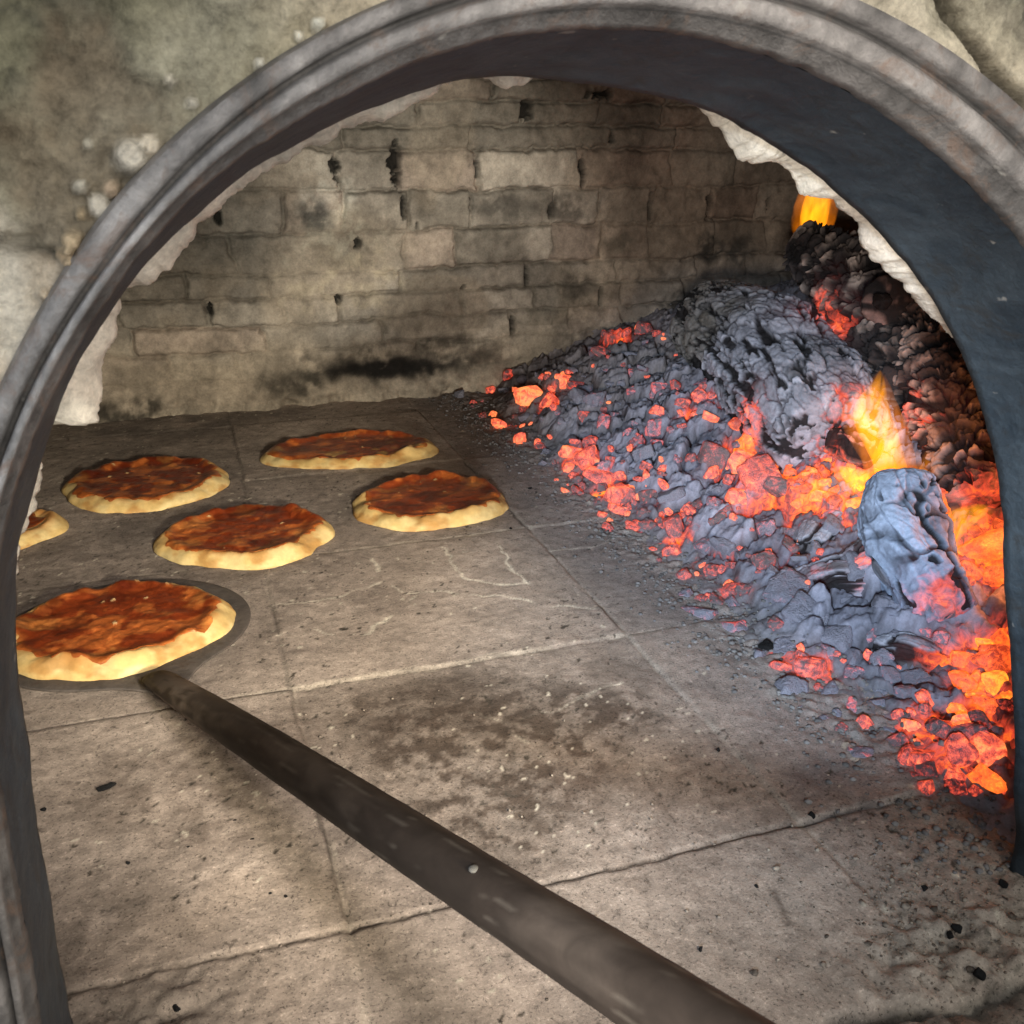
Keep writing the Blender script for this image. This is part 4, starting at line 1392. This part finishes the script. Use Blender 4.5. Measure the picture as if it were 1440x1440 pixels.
def build_crumbs(name, pts, mat, label, cat):
    bv, bf = ico(1)
    Vs, Fs = [], []
    for k, (x, y, z, s) in enumerate(pts):
        r = 1 + 0.5 * (RNG.random(len(bv)) - 0.5)
        v = bv * r[:, None] * s * np.array([1, RNG.uniform(.6, 1), RNG.uniform(.4, .8)])
        a = RNG.uniform(0, 6.28)
        R = np.array([[math.cos(a), -math.sin(a), 0], [math.sin(a), math.cos(a), 0], [0, 0, 1]])
        Vs.append(v @ R.T + np.array([x, y, z + s * .25]))
        Fs.append(bf + k * len(bv))
    o = mesh_np(name, np.concatenate(Vs), np.concatenate(Fs), mat, smooth=False)
    return tag(o, label, cat, kind='stuff')


kc = NT('ash_grey_crumb')
kc.l(kc.ramp(kc.tex(60, 3, 0.6, kc.obj_co()), [(0.35, (0.07, 0.068, 0.07)), (0.65, (0.21, 0.2, 0.2))]), kc.b.inputs['Base Color'])
kc.b.inputs['Roughness'].default_value = 1.0
M_CRUMB = kc.m
pts = []
for _ in range(3600):
    y = RNG.uniform(0.43, 1.93)
    x = 0.54 + RNG.normal(0, 0.028) - abs(RNG.normal(0, 0.022))
    if x < 0.40:
        continue
    pts.append((x, y, max(0.0, surf_z(x, y)) if x > 0.5 else 0.0, 0.0005 + 0.0034 * RNG.random() ** 2.2))
build_crumbs('ash_crumbs', pts, M_CRUMB, 'grey crumbs of ash along the foot of the ember bed', 'ash crumbs')
k = NT('pale_grit')
k.l(k.ramp(k.tex(90, 3, 0.6, k.obj_co()), [(0.38, (0.05, 0.04, 0.032)), (0.52, (0.2, 0.165, 0.135)), (0.68, (0.30, 0.26, 0.21))]), k.b.inputs['Base Color'])
k.b.inputs['Roughness'].default_value = 0.95
M_GRIT = k.m
pts = []
for _ in range(900):
    if RNG.random() < 0.55:
        x, y = RNG.normal(0.44, 0.05), RNG.normal(0.41, 0.04)
    elif RNG.random() < 0.5:
        x, y = RNG.normal(-0.06, 0.04), RNG.normal(0.5, 0.05)
    else:
        x, y = RNG.uniform(-0.1, 0.5), RNG.uniform(0.36, 0.8)
    if y > 0.34 and x < 0.6:
        pts.append((x, y, 0.0, RNG.uniform(.0005, .0016) * (2.2 if RNG.random() > .93 and x > .3 else 1)))
build_crumbs('grit', pts, M_GRIT, 'pale and dark grit scattered on the crumbling front floor edge', 'grit')

for (u, v, r) in [(843 / 2 + 720, 376 / 2 + 960, 7), (1078, 912, 15), (1345, 1308, 9), (1378, 1372, 10), (1336, 1316, 8), (1410, 1245, 9), (380, 1258, 5), (402, 1262, 5), (438, 1268, 5), (180, 1215, 4), (265, 1192, 4), (355, 1182, 5), (348, 1195, 4), (330, 1245 - 90, 4), (1064, 1247, 4), (720 + 1160 / 2, 1250, 6), (62, 1140, 6), (250, 1420, 8), (255, 1417, 5), (435, 1342, 3), (1230 / 2 + 720, 1315, 6), (985, 1335, 5), (1010, 1055, 4), (745, 688, 4), (718, 744, 3)]:
    p = on_z(u, v)
    size = r * 0.75 * np.linalg.norm(p - ORG) / F_PX
    coal('black', p[0], p[1], size * 0.35, size)
p = on_z(152, 1109)
fl = coal('black', p[0], p[1], 0.002, 0.0095, (0.1, 0, 0.5))
fl.scale = (0.0095, 0.006, 0.002)
tag(fl, 'flat black flake of char alone on the left front tile', 'char flake')
fl.name = 'char_flake'
if 'group' in fl:
    del fl['group']

# ------------------------------------------------------------------ flames


def flame(spine, depth_y, label, mat, seed, flat=0.55, grow=1.3, parent=None):
    nr = 26
    if parent is None:
        outer = flame(spine, depth_y, label, M_FLAME_SOFT, seed, flat, 1.3, 'top')
        return flame(spine, depth_y, None, mat, seed, flat, 0.82, outer)
    sp = np.array(spine, float)
    t = np.linspace(0, 1, 40)
    ts = np.linspace(0, 1, len(sp))
    U, V, Wd = (smooth(np.interp(t, ts, sp[:, k]), 7) for k in range(3))
    rings = []
    a = np.linspace(0, 2 * math.pi, nr, endpoint=False)
    for k in range(len(t)):
        y = depth_y if np.isscalar(depth_y) else depth_y[0] + (depth_y[1] - depth_y[0]) * t[k]
        c = on_y(U[k], V[k], y)
        w = Wd[k] * np.linalg.norm(c - ORG) / F_PX
        taper = math.sqrt(max(0, 1 - abs(2 * t[k] - 1) ** 8))
        w = w * grow * taper * (1 + 0.3 * (fbm(np.array([t[k] * 5.0]), np.array([seed * 1.7]), seed, 3)[0] - 0.5))
        wob = 1 + 0.35 * (fbm(np.cos(a) * 1.4 + seed, np.sin(a) * 1.4 + t[k] * 4, seed + 2, 3) - 0.5)
        d = RGT * 1.0
        f = np.cross(UPV, RGT)
        rings.append(c + (np.cos(a) * w * wob)[:, None] * np.array([_cy, -_sy, 0]) + (np.sin(a) * w * flat * wob)[:, None] * np.array([_sy, _cy, 0]))
    P = np.stack(rings, 0)
    org = P.reshape(-1, 3).mean(0)
    q = [tuple(r) for r in grid_quads(len(t), nr, True)]
    caps = [tuple(range(nr))[::-1], tuple(range((len(t) - 1) * nr, len(t) * nr))]
    top = parent == 'top'
    o = mesh_np('flame' if top else 'flame_core', P.reshape(-1, 3) - org, q, mat, None if top else parent, tris=caps)
    o.location = org if top else org - np.array(parent.location)
    if not top:
        return o
    tag(o, label, 'flame', 'flames rising from the burning logs')
    return o


flame([(1238, 518, 2), (1237, 536, 9), (1228, 556, 22), (1226, 580, 32), (1236, 610, 33), (1248, 640, 29), (1256, 670, 25), (1257, 700, 22), (1252, 725, 20)], (0.93, 0.90), 'tall yellow orange flame with a pointed tip, beside the striped log end', M_FLAME, 1)
flame([(1183, 655, 8), (1200, 664, 22), (1213, 678, 28), (1222, 694, 24), (1228, 705, 10)], (0.93, 0.92), 'rounded bulb of yellow flame at the left foot of the tall flame', M_FLAME_DENSE, 2)
flame([(1303, 632, 2), (1304, 655, 10), (1303, 680, 19), (1298, 705, 20), (1292, 725, 16)], (0.90, 0.89), 'thin pale flame behind the top of the pale blue log', M_FLAME_PALE, 3)
flame([(1382, 708, 10), (1366, 718, 24), (1348, 732, 28), (1335, 752, 20), (1331, 775, 12), (1338, 798, 12), (1355, 812, 14)], (0.78, 0.75), 'yellow hooked flame to the right of the pale blue log', M_FLAME_DENSE, 4)
flame([(1156, 215, 4), (1158, 240, 11), (1153, 266, 18), (1147, 292, 21), (1143, 318, 22), (1140, 345, 18)], (1.42, 1.45), 'orange flame behind the top end of the black log', M_FLAME, 5)
flame([(1130, 668, 6), (1150, 682, 11), (1170, 697, 12), (1195, 705, 10), (1220, 700, 8)], (0.95, 0.92), 'low lick of orange flame creeping along the base of the big ash log', M_FLAME_PALE, 6)

# ================================================================== PIZZAS AND PEEL


def make_pizza(u0, v0, u1, v1, label, seed, z0=0.0, rot=0.0, rx=None, ry=None, off=(0, 0), bare=0.2, sauce=(0.20, 0.034, 0.009), sauce_r=0.89):
    uc, vc = (u0 + u1) / 2, (v0 + v1) / 2
    c = on_z(uc, vc, z0 + 0.010)
    c = c + np.array([off[0], off[1], 0])
    root = thing('pizza', (c[0], c[1], z0), label, 'pizza', 'small round pizzas baking on the oven floor')
    na, nr = 220, 70
    a = np.linspace(0, 2 * math.pi, na, endpoint=False)
    ca, sa = np.cos(a), np.sin(a)
    out = 1 + 0.26 * (fbm(ca * 1.3 + seed * 3.1, sa * 1.3, seed, 2) - 0.5) + 0.05 * (fbm(ca * 5 + seed, sa * 5, seed + 1, 2) - 0.5)
    ex = np.sqrt(1 / ((ca / rx) ** 2 + (sa / ry) ** 2))
    Rm = out * ex
    rho = np.r_[np.linspace(0, 0.9, nr - 30), 0.9 + 0.1 * np.sin(np.linspace(0.03, math.pi / 2, 30))]
    RH, A = np.meshgrid(rho, a, indexing='ij')
    R = RH * Rm[None]
    X, Y = R * np.cos(A), R * np.sin(A)
    rimh = 0.0170 + 0.013 * (fbm(ca * 2.6 + seed, sa * 2.6 + 7, seed + 4, 3) - 0.5)[None]
    base = 0.0115
    prof = base + (rimh - base) * np.exp(-((RH - 0.84) / 0.10) ** 2)
    edge = np.sqrt(np.clip(1 - np.clip((RH - 0.80) / 0.20, 0, 1) ** 2.2, 0, 1))
    Z = prof * edge + 0.0030 * (fbm3(X * 90, Y * 90, edge * 2.0 + 0 * X, seed + 6, 3) - 0.5) * edge + 0.006 * (fbm(X * 38, Y * 38, seed + 16, 2) - 0.5) * sst(0.4, 0.8, RH)
    Z = np.maximum(Z, 0.0)
    tone = fbm3(X * 45, Y * 45, Z * 70, seed + 8, 4)
    col = np.ones(X.shape + (3,)) * np.array([0.61, 0.43, 0.17])
    col = mixc(col, (0.69, 0.55, 0.27), sst(0.40, 0.65, tone) * 0.7)
    col = mixc(col, (0.40, 0.19, 0.05), sst(0.48, 0.66, fbm3(X * 34, Y * 34, Z * 60, seed + 9, 4)) * 0.7)
    col = mixc(col, (0.44, 0.17, 0.04), np.exp(-((RH - 0.80) / 0.08) ** 2) * (0.25 + 0.6 * sst(0.4, 0.6, fbm(X * 25, Y * 25, seed + 12, 3))))
    V = np.stack([X, Y, Z], -1)
    # underside
    under = np.stack([X[-1] * 0.97, Y[-1] * 0.97, np.zeros(na)], -1)
    Vall = np.concatenate([V.reshape(-1, 3), under])
    colall = np.concatenate([col.reshape(-1, 3), col[-1] * 0.7])
    q = grid_quads(nr + 1, na, True)
    crust = mesh_np('crust', Vall, q, M_DOUGH, root, {'Col': colall})
    # sauce: a wet sheet lying in the hollow with a ragged edge
    sr = sauce_r * (1 + 0.30 * (fbm(ca * 2 + seed * 1.3, sa * 2, seed + 20, 4) - 0.5) + 0.22 * (fbm(ca * 6 + seed, sa * 6, seed + 21, 4) - 0.5)) * (1 + 0.07 * sa)
    rho2 = np.linspace(0, 1, 48)
    R2, A2 = np.meshgrid(rho2, a, indexing='ij')
    rn = R2 * sr[None]
    XS, YS = rn * Rm[None] * np.cos(A2), rn * Rm[None] * np.sin(A2)
    ps = base + (rimh - base) * np.exp(-((rn - 0.84) / 0.10) ** 2)
    ps = ps * np.sqrt(np.clip(1 - np.clip((rn - 0.80) / 0.20, 0, 1) ** 2.2, 0, 1)) + 0.006 * (fbm(XS * 38, YS * 38, seed + 16, 2) - 0.5) * sst(0.4, 0.8, rn)
    ZS = ps + 0.0032 * np.sqrt(np.clip(1 - R2 ** 6, 0, 1)) - 0.0006 + 0.0040 * (fbm(XS * 60, YS * 60, seed + 24, 3) - 0.5) * (1 - R2 ** 8)
    ZS[-1] -= 0.002
    tn = fbm(XS * 40, YS * 40, seed + 25, 4)
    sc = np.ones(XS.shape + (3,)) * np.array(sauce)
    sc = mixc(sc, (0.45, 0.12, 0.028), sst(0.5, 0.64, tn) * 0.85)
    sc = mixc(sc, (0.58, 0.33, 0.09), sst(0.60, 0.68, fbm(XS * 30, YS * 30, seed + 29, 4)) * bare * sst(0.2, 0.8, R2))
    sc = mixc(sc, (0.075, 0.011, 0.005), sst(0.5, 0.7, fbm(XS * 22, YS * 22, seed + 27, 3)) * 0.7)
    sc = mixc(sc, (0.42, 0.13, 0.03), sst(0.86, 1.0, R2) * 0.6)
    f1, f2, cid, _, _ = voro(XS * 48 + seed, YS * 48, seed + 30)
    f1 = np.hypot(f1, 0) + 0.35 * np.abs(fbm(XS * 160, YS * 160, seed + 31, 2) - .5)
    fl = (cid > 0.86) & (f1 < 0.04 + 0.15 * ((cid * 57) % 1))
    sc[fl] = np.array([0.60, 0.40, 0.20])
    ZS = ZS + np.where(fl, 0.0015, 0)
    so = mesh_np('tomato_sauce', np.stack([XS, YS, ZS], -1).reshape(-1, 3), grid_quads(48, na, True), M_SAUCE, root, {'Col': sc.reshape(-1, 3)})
    root.rotation_euler = (0, 0, rot)
    return root


BLADE_Z = 0.0032
make_pizza(22, 803, 322, 947, 'largest tomato pizza, on the peel at the front left edge of the arch', 31, BLADE_Z, -0.1, 0.114, 0.105, (-0.004, 0.0))
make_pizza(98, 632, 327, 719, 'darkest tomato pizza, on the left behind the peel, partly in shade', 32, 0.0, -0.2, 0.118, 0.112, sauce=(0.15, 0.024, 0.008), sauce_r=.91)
make_pizza(375, 597, 620, 663, 'farthest tomato pizza, near the back wall with bare blotches of dough on its front rim', 33, 0.0, -0.05, 0.142, 0.088, bare=0.85, sauce=(0.24, 0.045, 0.012))
make_pizza(210, 702, 467, 798, 'tomato pizza in the middle of the group with a wide bare rim on its right', 34, 0.0, -0.12, 0.116, 0.099, sauce_r=.90)
make_pizza(491, 655, 726, 744, 'even round tomato pizza nearest to the embers', 35, 0.0, -0.1, 0.117, 0.103, sauce=(0.27, 0.05, 0.014), sauce_r=.90)
make_pizza(-120, 700, 62, 790, 'pizza mostly hidden by the left side of the arch, only its pale rim showing', 36, 0.0, 0.0, 0.100, 0.075, sauce_r=.72)

# peel
bc = on_z(172, 886, 0.002)
peel = thing('pizza_peel', (bc[0], bc[1], 0), 'round dark metal pizza peel with a long worn brown handle under the front pizza', 'peel')


def build_peel():
    na = 120
    a = np.linspace(0, 2 * math.pi, na, endpoint=False)
    rings = []
    rb = 0.134
    tail = on_z(228, 962, 0.0)[:2] - bc[:2]
    ta = math.atan2(tail[1], tail[0])
    bump = np.exp(-(np.angle(np.exp(1j * (a - ta))) / 0.22) ** 2) * 0.03
    for f, z in [(0.0, 0.0031), (0.5, 0.0031), (0.9, 0.0030), (0.985, 0.0030), (1.0, 0.0023), (1.0, 0.0012), (0.985, 0.0006), (0.0, 0.0006)]:
        R = f * (rb + bump) * (1 + 0.01 * np.sin(2 * a + 1))
        rings.append(np.stack([R * np.cos(a), R * np.sin(a) * 0.95, np.full(na, z + 0.0012)], -1))
    P = np.stack(rings, 0)
    mesh_np('blade', P.reshape(-1, 3), grid_quads(len(rings), na, True), M_BLADE, peel)
    # handle: flattened socket end at the blade, then a stout round pole rising to the cook's hand
    p0 = on_z(215, 950, 0.012)
    d = ray(982, 1446)
    p1 = ORG + d * 0.415
    p2 = p0 + (p1 - p0) * 1.9
    ln = np.linalg.norm(p2 - p0)
    ez = (p2 - p0) / ln
    ex = np.cross(ez, [0, 0, 1.0])
    ex /= np.linalg.norm(ex)
    ey = np.cross(ex, ez)
    n, m = 260, 48
    s = np.linspace(0, 1, n)
    th = np.linspace(0, 2 * math.pi, m, endpoint=False)
    S, TT = np.meshgrid(s, th, indexing='ij')
    L = S * ln
    rx = np.interp(L, [0, 0.02, 0.08, 0.2, 0.5, 1.0], [0.0125, 0.0145, 0.0150, 0.0150, 0.0150, 0.0150])
    ry = np.interp(L, [0, 0.04, 0.15, 0.3, 1.0], [0.0055, 0.0085, 0.013, 0.0165, 0.0165])
    rag = 1 + 0.06 * (fbm(L * 18, np.cos(TT) + 3, 5, 3) - 0.5) + 0.03 * (fbm(L * 90, np.cos(TT) * 2 + 3, 6, 3) - 0.5)
    cap = np.sqrt(np.clip(1 - np.clip(1 - L / 0.012, 0, 1) ** 2, 0, 1))
    V = p0 + L[..., None] * ez + (np.cos(TT) * rx * rag * cap)[..., None] * ex + (np.sin(TT) * ry * rag * cap)[..., None] * ey
    col = np.ones(S.shape + (3,)) * np.array([0.016, 0.0115, 0.009])
    w = fbm(L * 9, TT * 0.8, 15, 4)
    col = mixc(col, (0.045, 0.034, 0.027), sst(0.5, 0.7, w) * 0.5)
    worn = np.exp(-((L - 0.12) / 0.08) ** 2) * (0.35 + 0.65 * sst(0.35, 0.6, fbm(L * 30, TT * 1.2, 16, 3)))
    col = mixc(col, (0.24, 0.19, 0.145), worn * 0.8)
    scr = sst(0.70, 0.76, fbm(L * 30, TT * 7, 17, 3)) * 0.6
    col = mixc(col, (0.05, 0.04, 0.032), scr)
    h = mesh_np('handle', V.reshape(-1, 3) - np.array(peel.location), grid_quads(n, m, True), M_HANDLE, peel, {'Col': col.reshape(-1, 3)})
    # the pale screw head in the handle
    kk = NT('bright_screw')
    kk.b.inputs['Base Color'].default_value = (0.04, 0.037, 0.033, 1)
    kk.b.inputs['Roughness'].default_value = 0.9
    kk.b.inputs['Specular IOR Level'].default_value = 0.1
    best, bl = None, 9
    f = V.reshape(-1, 3)
    dv = f - ORG
    zc = dv @ FWD
    uu = 720 + F_PX * (dv @ RGT) / zc
    vv = 720 - F_PX * (dv @ UPV) / zc
    dd = np.hypot(uu - 668, vv - 1226) + 400 * np.linalg.norm(dv, axis=1)
    i = int(np.argmin(dd))
    c = f[i]
    bv, bf = ico(2)
    mesh_np('screw', bv * 0.0028 * np.array([1, 1, .5]) + c - np.array(peel.location), bf, kk.m, h)


build_peel()
